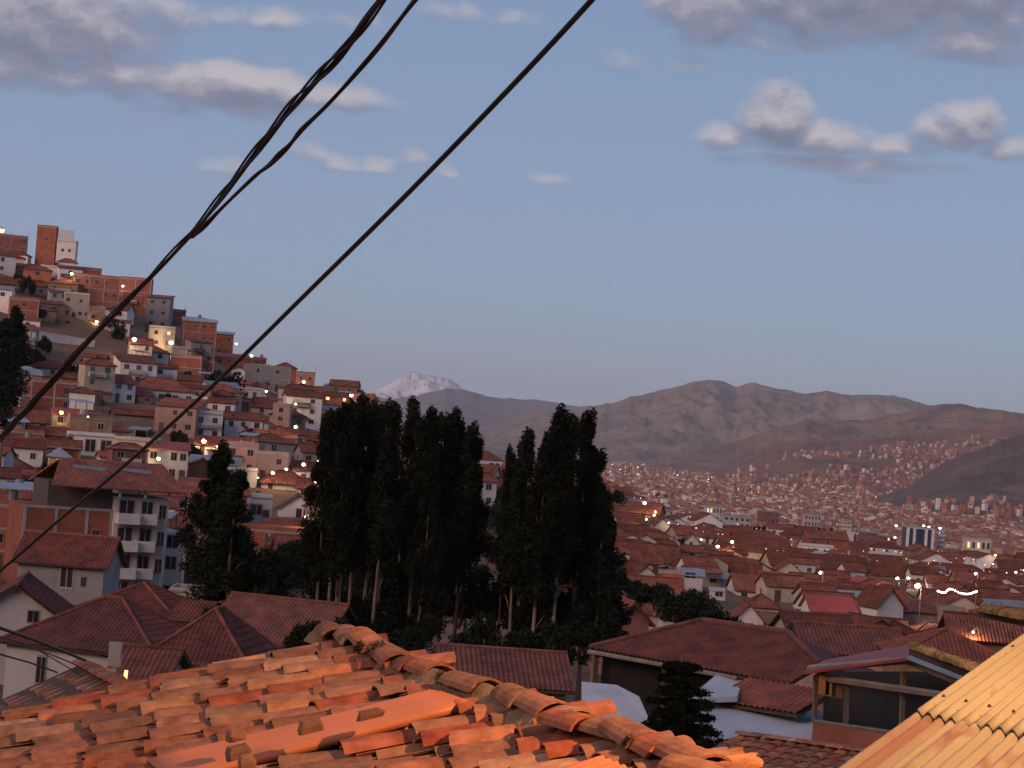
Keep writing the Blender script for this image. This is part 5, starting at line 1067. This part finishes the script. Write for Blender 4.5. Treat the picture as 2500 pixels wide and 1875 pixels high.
# ------------------------------------------------------------------ corrugated metal roof beside the camera
def metal_roof():
    Q0, Q1, Q2 = at(2240, 1748, 9.2), at(2505, 1556, 11.6), at(2505, 1812, 8.4); a = Q1-Q0; b = Q2-Q0; n = b.cross(a).normalized(); n = n if n.z > 0 else -n
    root = empty('corrugated_shed', Q0-Vector((0, 0, 4))); tag(root, 'shed with rust-spotted corrugated metal roof lit yellow by the street lamp', 'shed'); o0 = root.location.copy()
    m = bpy.data.materials.new('rusty_zinc'); m.use_nodes = True; nt = m.node_tree; L = nt.links; N = nt.nodes.new; bs = nt.nodes['Principled BSDF']; bs.inputs['Roughness'].default_value = .6; bs.inputs['Specular IOR Level'].default_value = .35
    tc = N('ShaderNodeTexCoord'); mp = N('ShaderNodeMapping'); mp.inputs['Scale'].default_value = (1.1, .28, 1); L.new(tc.outputs['UV'], mp.inputs[0])
    n1 = N('ShaderNodeTexNoise'); n1.inputs['Scale'].default_value = 3.2; n1.inputs['Detail'].default_value = 6; n1.inputs['Roughness'].default_value = .6; L.new(mp.outputs[0], n1.inputs['Vector'])
    n2 = N('ShaderNodeTexNoise'); n2.inputs['Scale'].default_value = 1.1; n2.inputs['Detail'].default_value = 3; L.new(mp.outputs[0], n2.inputs['Vector'])
    r1 = N('ShaderNodeMapRange'); L.new(n1.outputs[0], r1.inputs[0]); r1.inputs[1].default_value = .57; r1.inputs[2].default_value = .70
    r2 = N('ShaderNodeMapRange'); L.new(n2.outputs[0], r2.inputs[0]); r2.inputs[1].default_value = .3; r2.inputs[2].default_value = .75
    c1 = N('ShaderNodeMix'); c1.data_type = 'RGBA'; c1.inputs[6].default_value = (.30, .255, .165, 1); c1.inputs[7].default_value = (.19, .14, .085, 1); L.new(r2.outputs[0], c1.inputs[0])
    c2 = N('ShaderNodeMix'); c2.data_type = 'RGBA'; c2.inputs[7].default_value = (.17, .07, .04, 1); L.new(c1.outputs[2], c2.inputs[6])
    ob = N('ShaderNodeObjectInfo'); at_ = N('ShaderNodeAttribute'); at_.attribute_name = 'rust'; ad = N('ShaderNodeMath'); ad.operation = 'MULTIPLY_ADD'; L.new(n1.outputs[0], ad.inputs[0]); ad.inputs[1].default_value = 1.6
    mm = N('ShaderNodeMath'); mm.operation = 'MULTIPLY_ADD'; L.new(at_.outputs['Fac'], mm.inputs[0]); mm.inputs[1].default_value = 1.1; mm.inputs[2].default_value = -.95; L.new(mm.outputs[0], ad.inputs[2])
    mx = N('ShaderNodeMath'); mx.operation = 'MAXIMUM'; mx.use_clamp = True; L.new(r1.outputs[0], mx.inputs[0]); L.new(ad.outputs[0], mx.inputs[1]); L.new(mx.outputs[0], c2.inputs[0]); L.new(c2.outputs[2], bs.inputs['Base Color'])
    MATS['zinc'] = m
    def sheet(a0, a1, b0, b1, lift, name, rustcols):
        nb = int((b1-b0)*9*8); na = 12; V = []; U = []; ru = []
        for i in range(nb+1):
            bb = b0+(b1-b0)*i/nb
            for j in range(na+1):
                aa = a0+(a1-a0)*j/na; h = .014*math.cos(2*math.pi*bb*9)+lift
                sagv = -.10*max(0, .12-bb)*8*0
                V.append(tuple(Q0+a*aa+b*bb+n*h-o0)); U.append((bb*b.length, aa*a.length)); ru.append(max(0, 1-abs(bb-rustcols)/.2) if rustcols is not None else 0)
        i = np.arange(nb)[:, None]*(na+1)+np.arange(na)[None]; Fc = np.stack([i, i+1, i+na+2, i+na+1], -1).reshape(-1, 4); me = mesh_np(name, np.array(V), Fc, uv=U); at2 = me.attributes.new('rust', 'FLOAT', 'POINT'); at2.data.foreach_set('value', np.array(ru, dtype=np.float32))
        o = obj(name, me, m, root); md = o.modifiers.new('thick', 'SOLIDIFY'); md.thickness = .004; md.offset = -1
    sheet(-1.3, .06, -.02, .40, .0, 'metal_sheet', .14); sheet(-1.3, .05, .37, 1.6, .012, 'metal_sheet', None)
    sheet(0, 1.6, 0.0, .62, .014, 'metal_sheet', None); sheet(0, 1.6, .58, 1.7, .024, 'metal_sheet', None)
    for aa in (-.55, .12, .75):
        for bb in (1, 3, 5, 7):
            p = Q0+a*aa+b*(bb/9)+n*(.016+(.03 if aa > 0 else .006))-o0; q4 = MB(); q4.tube([p, p+n*.006, p+n*.012], .011, 7, r1=.004); q4.build('roof_nail', M('rusty_nail', (.12, .055, .035)), root)
    q = MB(); P = lambda x, y: Q0+a*x+b*y-n*.06-o0
    for x in (-.9, -.2, .5, 1.2): q2 = MB(); q2.tube([P(x, .02), P(x, 1.5)], .035, 4); q2.build('rafter', WOOD, root)
    for x, y in ((-1.2, .1), (1.4, .1), (-1.2, 1.5), (1.4, 1.5)):
        p = P(x, y); q3 = MB(); q3.box(p.x-.07, p.x+.07, p.y-.07, p.y+.07, -1.5, p.z-.05); q3.build('post', WOOD, root)
metal_roof()
# ------------------------------------------------------------------ mossy adobe wall tops catching the lamp
def mossy_wall(pts, th, label):
    A = [at(*p) for p in pts]; c = A[0].copy(); root = empty('mossy_eave', c-Vector((0, 0, 3))); tag(root, label, 'eave'); o0 = root.location; n1, n2 = 70, 10; V = np.zeros((n1, n2, 3)); dirv = (A[-1]-A[0]).normalized(); sd = Vector((dirv.y, -dirv.x, 0)).normalized()
    for i in range(n1):
        t = i/(n1-1)*(len(A)-1); k = min(int(t), len(A)-2); p = A[k].lerp(A[k+1], t-k)
        for j in range(n2):
            an = math.pi*j/(n2-1); nz = float(fbm(np.array([i*.33+p.x]), np.array([j*.4]), 4)[0]); r = th*(1+.55*nz); q = p+sd*(math.cos(an)*r*1.1)+Vector((0, 0, math.sin(an)*r*.75-(.25 if j in (0, n2-1) else 0)*th)); V[i, j] = q-o0
    i = np.arange(n1-1)[:, None]*n2+np.arange(n2-1)[None]; Fc = np.stack([i, i+n2, i+n2+1, i+1], -1).reshape(-1, 4); cop = obj('coping', mesh_np('coping', V.reshape(-1, 3), Fc, smooth=True), M('mossy_mud', (.40, .23, .08), var=.75, scale=5, col2=(.09, .055, .02), bump=.03, bscale=14), root)
    w = MB(); a, b = A[0]-o0, A[-1]-o0; w.slab([a-sd*th*.8, a+sd*th*.8, b+sd*th*.8, b-sd*th*.8], .08); w.build('beam', WOOD, root)
    w = MB(); w.box(b.x-.1, b.x+.1, b.y-.1, b.y+.1, b.z-6, b.z-.05); w.build('post', WOOD, root)
    rng = np.random.default_rng(3); C = np.array([tuple(V[k, 4]) for k in range(4, n1-4, 5)]); VV, FF = leaf_cloud(rng, C, np.full((len(C), 3), th*.6), 26, th*.5, th*.12, -.3); me = mesh_np('dry_grass', VV, FF); me.materials.append(M('dry_grass', (.20, .14, .05), island=.3)); o = obj('dry_grass', me, None, root); o['kind'] = 'stuff'
mossy_wall([(2232, 1580, 21), (2300, 1604, 20), (2370, 1628, 19), (2470, 1668, 18), (2620, 1730, 17)], .065, 'mossy mud-topped eave running under the corrugated roof edge')
mossy_wall([(2402, 1490, 24), (2450, 1498, 23), (2530, 1512, 22), (2700, 1550, 21)], .085, 'short mossy eave catching orange light beyond the tile roofs')
# ------------------------------------------------------------------ garden araucaria between the roofs
def araucaria():
    b = at(1690, 1860, 44); t = at(1645, 1600, 44); root = empty('garden_conifer', (b.x, b.y, b.z-2)); tag(root, 'dark spiky garden conifer rising before the L-shaped roof', 'tree'); rng = np.random.default_rng(5); H = t.z-b.z+2; T = MB(); lean = t.x-b.x
    pos = lambda f: np.array([lean*f*.7, 0, H*f]); T.tube([pos(f) for f in np.linspace(0, 1, 6)], .06, 6, r1=.015); T.tube([(.25, .1, 0), (.22, .1, H*.5), (.05, .1, H*.86)], .04, 5, r1=.012); C = []; Rr = []
    for k in range(9):
        f = .45+.5*k/8
        for a in range(5):
            an = a*1.257+k*.6; l = (1.05-f)*1.7*rng.uniform(.7, 1.2)+.1; e = pos(f)+np.array([math.cos(an)*l, math.sin(an)*l, .08*l-.05]); T.tube([pos(f), e], .015, 4, r1=.006)
            for s in np.linspace(.25, 1, 5): C.append(pos(f)*(1-s)+e*s); Rr.append((.13, .13, .06))
    T.build('trunk', BARK, root); V, Fc = leaf_cloud(rng, np.array(C)*1.0, np.array(Rr)*1.5, 90, .13, .035, -.2); me = mesh_np('needles', V, Fc); me.materials.append(LEAF); obj('needles', me, None, root)
araucaria()
for px, py, w, h, d, lb in ((1715, 1850, 60, 60, 43, 'leafy shrub at the foot of the garden conifer'), (1735, 1868, 60, 40, 42, 'low shrub between the ridge and the terrace'), (1600, 1790, 70, 50, 60, 'dark shrub on the white yard slab')):
    bush(px, py, w, h, d, lb, None)
# ------------------------------------------------------------------ cables
def catmull(P, n=8):
    out = []
    for i in range(len(P)-1):
        p0, p1, p2, p3 = P[max(i-1, 0)], P[i], P[i+1], P[min(i+2, len(P)-1)]
        for k in range(n):
            t = k/n; out.append(.5*((2*p1)+(p2-p0)*t+(2*p0-5*p1+4*p2-p3)*t*t+(3*p1-p0-3*p2+p3)*t*t*t))
    return out+[P[-1]]
def cable(name, pts, r, label, group=None, strands=1, tw=0.0, mat=None):
    P = catmull([at(*p) for p in pts]); b = MB(); c = P[0].copy(); root = None
    if strands > 1: root = empty(name, c); tag(root, label, 'cable', group)
    for s in range(strands):
        q = []
        for i, p in enumerate(P):
            d = (P[min(i+1, len(P)-1)]-P[max(i-1, 0)]).normalized(); a = d.cross(Vector((0, 0, 1))).normalized(); bb = d.cross(a); ang = 2*math.pi*s/strands+i*.23+.5*math.sin(i*.31+s*2); rad = tw*(.55+.45*math.sin(i*.17+s*1.3)) if strands > 1 else 0
            q.append(p+a*rad*math.cos(ang)+bb*rad*math.sin(ang)-c)
        m = MB(); m.tube(q, r, 7)
        if strands > 1: m.build('strand', mat or CABLE, root, True)
        else:
            o = m.build(name, mat or CABLE, None, True); o.location = c; tag(o, label, 'cable', group)
    return root
top = lambda f: f
cable('cable_bundle', [(1060, -180, 7.0), (930, 0, 7.6), (830, 132, 8.1), (722, 250, 8.6), (605, 400, 9.2), (480, 560, 10), (340, 708, 10.8), (200, 852, 11.8), (80, 985, 12.8), (0, 1070, 13.6), (-200, 1290, 15.5)], .0058, 'twisted bundle of black cables crossing the sky', strands=5, tw=.021)
cable('red_cable', [(1150, -160, 7.0), (1015, 0, 7.6), (905, 140, 8.1), (810, 245, 8.5), (740, 315, 8.9), (695, 365, 9.1), (658, 402, 9.3), (620, 432, 9.5), (560, 490, 9.9), (505, 545, 10.1), (470, 580, 10.2)], .0085, 'loose dark red twin cable beside the twisted bundle', strands=2, tw=.007, mat=M('red_brown_cable', (.05, .018, .016), rough=.5))
cable('thick_cable', [(1610, -190, 6.2), (1445, 0, 6.6), (1250, 210, 7.2), (1000, 468, 8.0), (750, 715, 9.0), (500, 960, 10.3), (300, 1140, 11.6), (150, 1265, 12.8), (40, 1360, 13.8), (-160, 1530, 15.5)], .0105, 'single thick black cable running down past the trees')
for k, (pts, r) in enumerate(([[(-60, 1515, 18), (0, 1533, 18.5), (110, 1572, 20), (208, 1612, 22)], .016], [[(-60, 1560, 18), (60, 1578, 19), (160, 1612, 21), (215, 1640, 22)], .007], [[(-60, 1575, 18), (0, 1597, 18.5), (80, 1620, 20), (140, 1642, 21)], .009], [[(-60, 1540, 18), (60, 1572, 19), (150, 1620, 21), (200, 1650, 22)], .006])):
    cable('service_wire', pts, r, 'thin service wire running to the insulator bracket house', 'service wires by the lamp bracket')
# bracket with insulators by the side roof; strip's yellow glint painted as emission
def bracket():
    c = at(276, 1660, 30); root = empty('insulator_bracket', c); tag(root, 'small steel bracket with insulators and a yellow glint painted as a glowing strip', 'bracket')
    q = MB(); q.tube([(0, 0, -1.2), (0, 0, .35)], .035, 8); q.build('post', GREY, root)
    q = MB(); q.box(-.09, .09, -.05, .05, .2, .55); q.build('junction_box', GREY, root)
    for k, (x, z) in enumerate(((-.06, .12), (-.08, -.02), (.04, -.1))):
        q = MB(); q.tube([(x, -.06, z), (x+.06, -.06, z-.02)], .022, 7); q.build('insulator', STEEL, root)
    q = MB(); q.tube([(.17, -.05, -.22), (.19, -.05, .16)], .03, 6); q.build('glint_strip', EM('painted_glint', (1, .62, .2), 2.2), root)
    q = MB(); q.tube([(.0, 0, -.2), (.36, -.05, -.32)], .012, 6); q.build('arm', STEEL, root)
bracket()
# ------------------------------------------------------------------ street lamps
LG = {'w': (LAMPWARM, (1, .66, .32)), 'n': (LAMPWHITE, (1, .9, .75)), 's': (LAMPSOD, (1, .45, .13))}
def lamp(px, py, c, size, power, where, d=None, pole=None):
    if d is None: d = max(60, min([hit(px, py+9)-1.5]+[r[4]-1.2 for r in RECTS if r[0]-3 < px < r[1]+3 and r[2]-3 < py < r[3]]))
    p = at(px, py, d); m = d/F; r = size*m*.44; g = float(ground(p.x, p.y)); h = max(1.2, min(8, p.z-g)); root = empty('street_lamp', (p.x, p.y, p.z-h))
    q = MB(); q.tube([(.5, .35, 0), (.5, .35, h*.6), (.5, .35, h+.15), (.3, .2, h+.3), (0, 0, h+r+.05)], .05, 5, r1=.03); q.build('pole', WOOD, root)
    q = MB(); n = 8
    for z, rr_ in ((h+r*.35, r*1.05), (h+r*.9, r*.8), (h+r*1.25, r*.25)):
        for k in range(n): q.v.append((rr_*math.cos(6.2832*k/n), rr_*math.sin(6.2832*k/n), z))
    for j in range(2):
        for k in range(n): k2 = (k+1) % n; q.f.append((j*n+k, j*n+k2, (j+1)*n+k2, (j+1)*n+k)); q.m.append(0)
    q.build('lamp_head', GREY, root)
    bm = bpy.data.meshes.get('bulb_'+c)
    if bm is None:
        import bmesh; b_ = bmesh.new(); bmesh.ops.create_icosphere(b_, subdivisions=2, radius=1); bm = bpy.data.meshes.new('bulb_'+c); b_.to_mesh(bm); b_.free(); bm.materials.append(LG[c][0])
    o = bpy.data.objects.new('bulb', bm); link(o, root); o.location = (0, 0, h); o.scale = (r, r, r)
    if power:
        l = bpy.data.lights.new('bulb_light', 'POINT'); l.energy = power*2.2; l.color = LG[c][1]; l.shadow_soft_size = .15; lo = bpy.data.objects.new('bulb_light', l); link(lo, root); lo.location = (0, -r-.2, h)
    tag(root, f'lit street lamp {where}', 'lamp')
for a in ((32, 1238, 's', 13, 260, 'with an orange pole glow, first of the pair by the sagging roof', 230), (82, 1236, 's', 11, 220, 'paired beside the orange pole lamp', 236), (150, 1007, 's', 11, 160, 'under the brick and white block'), (215, 1017, 'n', 4, 0, 'tiny on the brown bank'), (328, 828, 'w', 12, 420, 'before the white two-storey house on the slope'), (418, 836, 'w', 12, 620, 'against the cream three-storey house'), (236, 785, 'w', 8, 160, 'beside the tan house on the upper slope'),
          (175, 668, 'w', 8, 200, 'below the crest tower'), (300, 698, 'n', 6, 60, 'on the brick block beside the cables'), (4, 562, 's', 14, 260, 'at the very top of the hillside'), (387, 1119, 'w', 10, 160, 'on the white terrace house'), (498, 1077, 'w', 12, 460, 'under the eave of the low glowing house'), (530, 1089, 's', 6, 60, 'small, beside the glowing eave lamp'), (722, 1042, 'w', 9, 180, 'below the tall pinkish block'), (722, 986, 'w', 6, 100, 'above the red brick slot-window house'), (742, 932, 'n', 8, 120, 'on the unfinished brick house'), (577, 839, 'w', 7, 140, 'at the crest end of the balcony house'), (614, 868, 'w', 8, 220, 'over the bright red sloping roof'), (650, 955, 'n', 6, 60, 'on the low white house'),
          (666, 1154, 'w', 9, 160, 'glowing on an orange roof edge by the wood'), (699, 1145, 'w', 8, 120, 'second of the row below the wood'), (741, 1134, 'n', 9, 140, 'brightest of the row below the wood'), (775, 1127, 'w', 6, 60, 'last of the row below the wood'), (771, 1176, 'w', 8, 100, 'over the hipped house with white panels'), (630, 1166, 'n', 4, 0, 'tiny, set against the lone broad tree'), (858, 965, 'n', 9, 140, 'before the crest trees'), (745, 1262, 'w', 5, 260, 'lighting the white gable house door'), (862, 1059, 'n', 5, 0, 'seen through the eucalyptus crowns', 300),
          (1180, 1134, 'n', 6, 120, 'on the house between the clumps', 622), (1070, 1265, 'w', 6, 80, 'behind the eucalyptus trunks', 300), (1467, 1197, 's', 6, 40, 'at the outer edge of the second clump', 250), (1574, 1228, 'w', 9, 500, 'on the long sagging spur roof'), (1600, 1250, 's', 6, 160, 'in the dark lane below the barn roof'), (1597, 1258, 's', 6, 160, 'lower one in the dark lane below the barn roof'), (1578, 1268, 'w', 5, 80, 'beside the cream spur gable'), (1633, 1276, 'n', 5, 40, 'by the cream gable wall'),
          (1787, 1323, 'w', 8, 500, 'above the floodlit hall wall'), (1752, 1334, 'w', 9, 500, 'at the head of the floodlit hall'), (1905, 1366, 'w', 5, 1500, 'flooding the long hall wall', hit(1850, 1376)-9), (2003, 1398, 'n', 8, 200, 'between the great roofs'), (2190, 1412, 'n', 7, 500, 'at the end of the lamp-lit cream wall'), (2218, 1411, 'n', 8, 300, 'beside the lamp-lit cream wall'), (2240, 1430, 'n', 15, 700, 'brightest of all among the town roofs', 235), (2382, 1400, 'n', 8, 200, 'near the round town tree'), (2376, 1543, 'w', 7, 60, 'alone above the wide tile roof', 150), (1712, 1317, 'n', 5, 60, 'by the small white gable'), (2185, 1312, 'n', 6, 0, 'on the brick and white block', 1000), (2430, 1355, 'w', 6, 100, 'beyond the low tan block'), (2480, 1397, 'w', 6, 100, 'at the far town corner')):
    lamp(a[0], a[1], a[2], a[3], a[4], a[5], a[6] if len(a) > 6 else None)
# floodlights over the far rooftop and the string of bulbs
def string_lights():
    d = 250; P = catmull([at(*p) for p in ((2290, 1443, d), (2306, 1447, d), (2320, 1438, d), (2345, 1448, d), (2365, 1450, d), (2384, 1444, d))], 4); c = P[0].copy(); root = empty('string_lights', c); tag(root, 'swagged string of white bulbs over a courtyard', 'lights')
    q = MB(); q.tube([p-c for p in P], .04, 5); q.build('wire', CABLE, root)
    for p in P: o = bpy.data.objects.new('bulb', bpy.data.meshes['bulb_n']); link(o, root); o.location = p-c; o.scale = (.10,)*3
    for f in (0, -1):
        q = MB(); p = P[f]-c; q.tube([(p.x, p.y, p.z), (p.x, p.y, p.z-6)], .05, 5); q.build('pole', WOOD, root)
    l = bpy.data.lights.new('bulb_light', 'POINT'); l.energy = 400; l.color = (1, .9, .7); l.shadow_soft_size = 1; lo = bpy.data.objects.new('bulb_light', l); link(lo, root); lo.location = P[len(P)//2]-c-Vector((0, 1.5, .6))
string_lights()
for k, w_ in enumerate(('first of the rooftop row behind the striped tower', 'second of the rooftop row behind the striped tower', 'third of the rooftop row behind the striped tower', 'fourth of the rooftop row behind the striped tower', 'fifth of the rooftop row behind the striped tower', 'last of the rooftop row behind the striped tower')):
    px = 2188+k*20+(k % 2)*7; py = 1283+(k % 3)*3; lamp(px, py, 'n', 6, 0, w_, 1400)
# the sodium street lamp by the camera that lights the near roofs
def near_lamp():
    root = empty('street_lamp', (5.6, 8.6, -5.2)); tag(root, 'sodium street lamp on a tall pole lighting the near roofs', 'lamp')
    q = MB(); q.tube([(.6, -.3, 0), (.6, -.3, 6), (.5, -.25, 9.0), (.2, -.1, 9.35), (0, 0, 9.35)], .07, 8, r1=.03); q.build('pole', GREY, root)
    q = MB(); q.slab([(-.35, -.12, 9.42), (.2, -.12, 9.42), (.2, .12, 9.42), (-.35, .12, 9.42)], .1); q.build('lamp_head', GREY, root)
    q = MB(); q.box(-.3, .1, -.09, .09, 9.27, 9.315); q.build('bulb', LAMPSOD, root)
    l = bpy.data.lights.new('bulb_light', 'POINT'); l.energy = NEAR_LAMP_W; l.color = (1, .50, .165); l.shadow_soft_size = .12; lo = bpy.data.objects.new('bulb_light', l); link(lo, root); lo.location = (-.1, 0, 9.2)
NEAR_LAMP_W = 4700
near_lamp()
# ------------------------------------------------------------------ haze over the valley
def haze():
    b = MB(); b.box(-30000, 30000, -60, 34000, -75, 980)
    m = bpy.data.materials.new('haze'); m.use_nodes = True; nt = m.node_tree; nt.nodes.clear(); v = nt.nodes.new('ShaderNodeVolumePrincipled'); v.inputs['Color'].default_value = (.93, .93, .98, 1); v.inputs['Density'].default_value = HAZE; v.inputs['Anisotropy'].default_value = .0
    o = nt.nodes.new('ShaderNodeOutputMaterial'); nt.links.new(v.outputs[0], o.inputs['Volume']); m.volume_intersection_method if False else None
    ob = b.build('haze', m); tag(ob, 'thin blue evening haze over the whole valley', kind='stuff')
HAZE = 2.9e-5
haze()
cy.volume_step_rate = 10; cy.volume_max_steps = 64
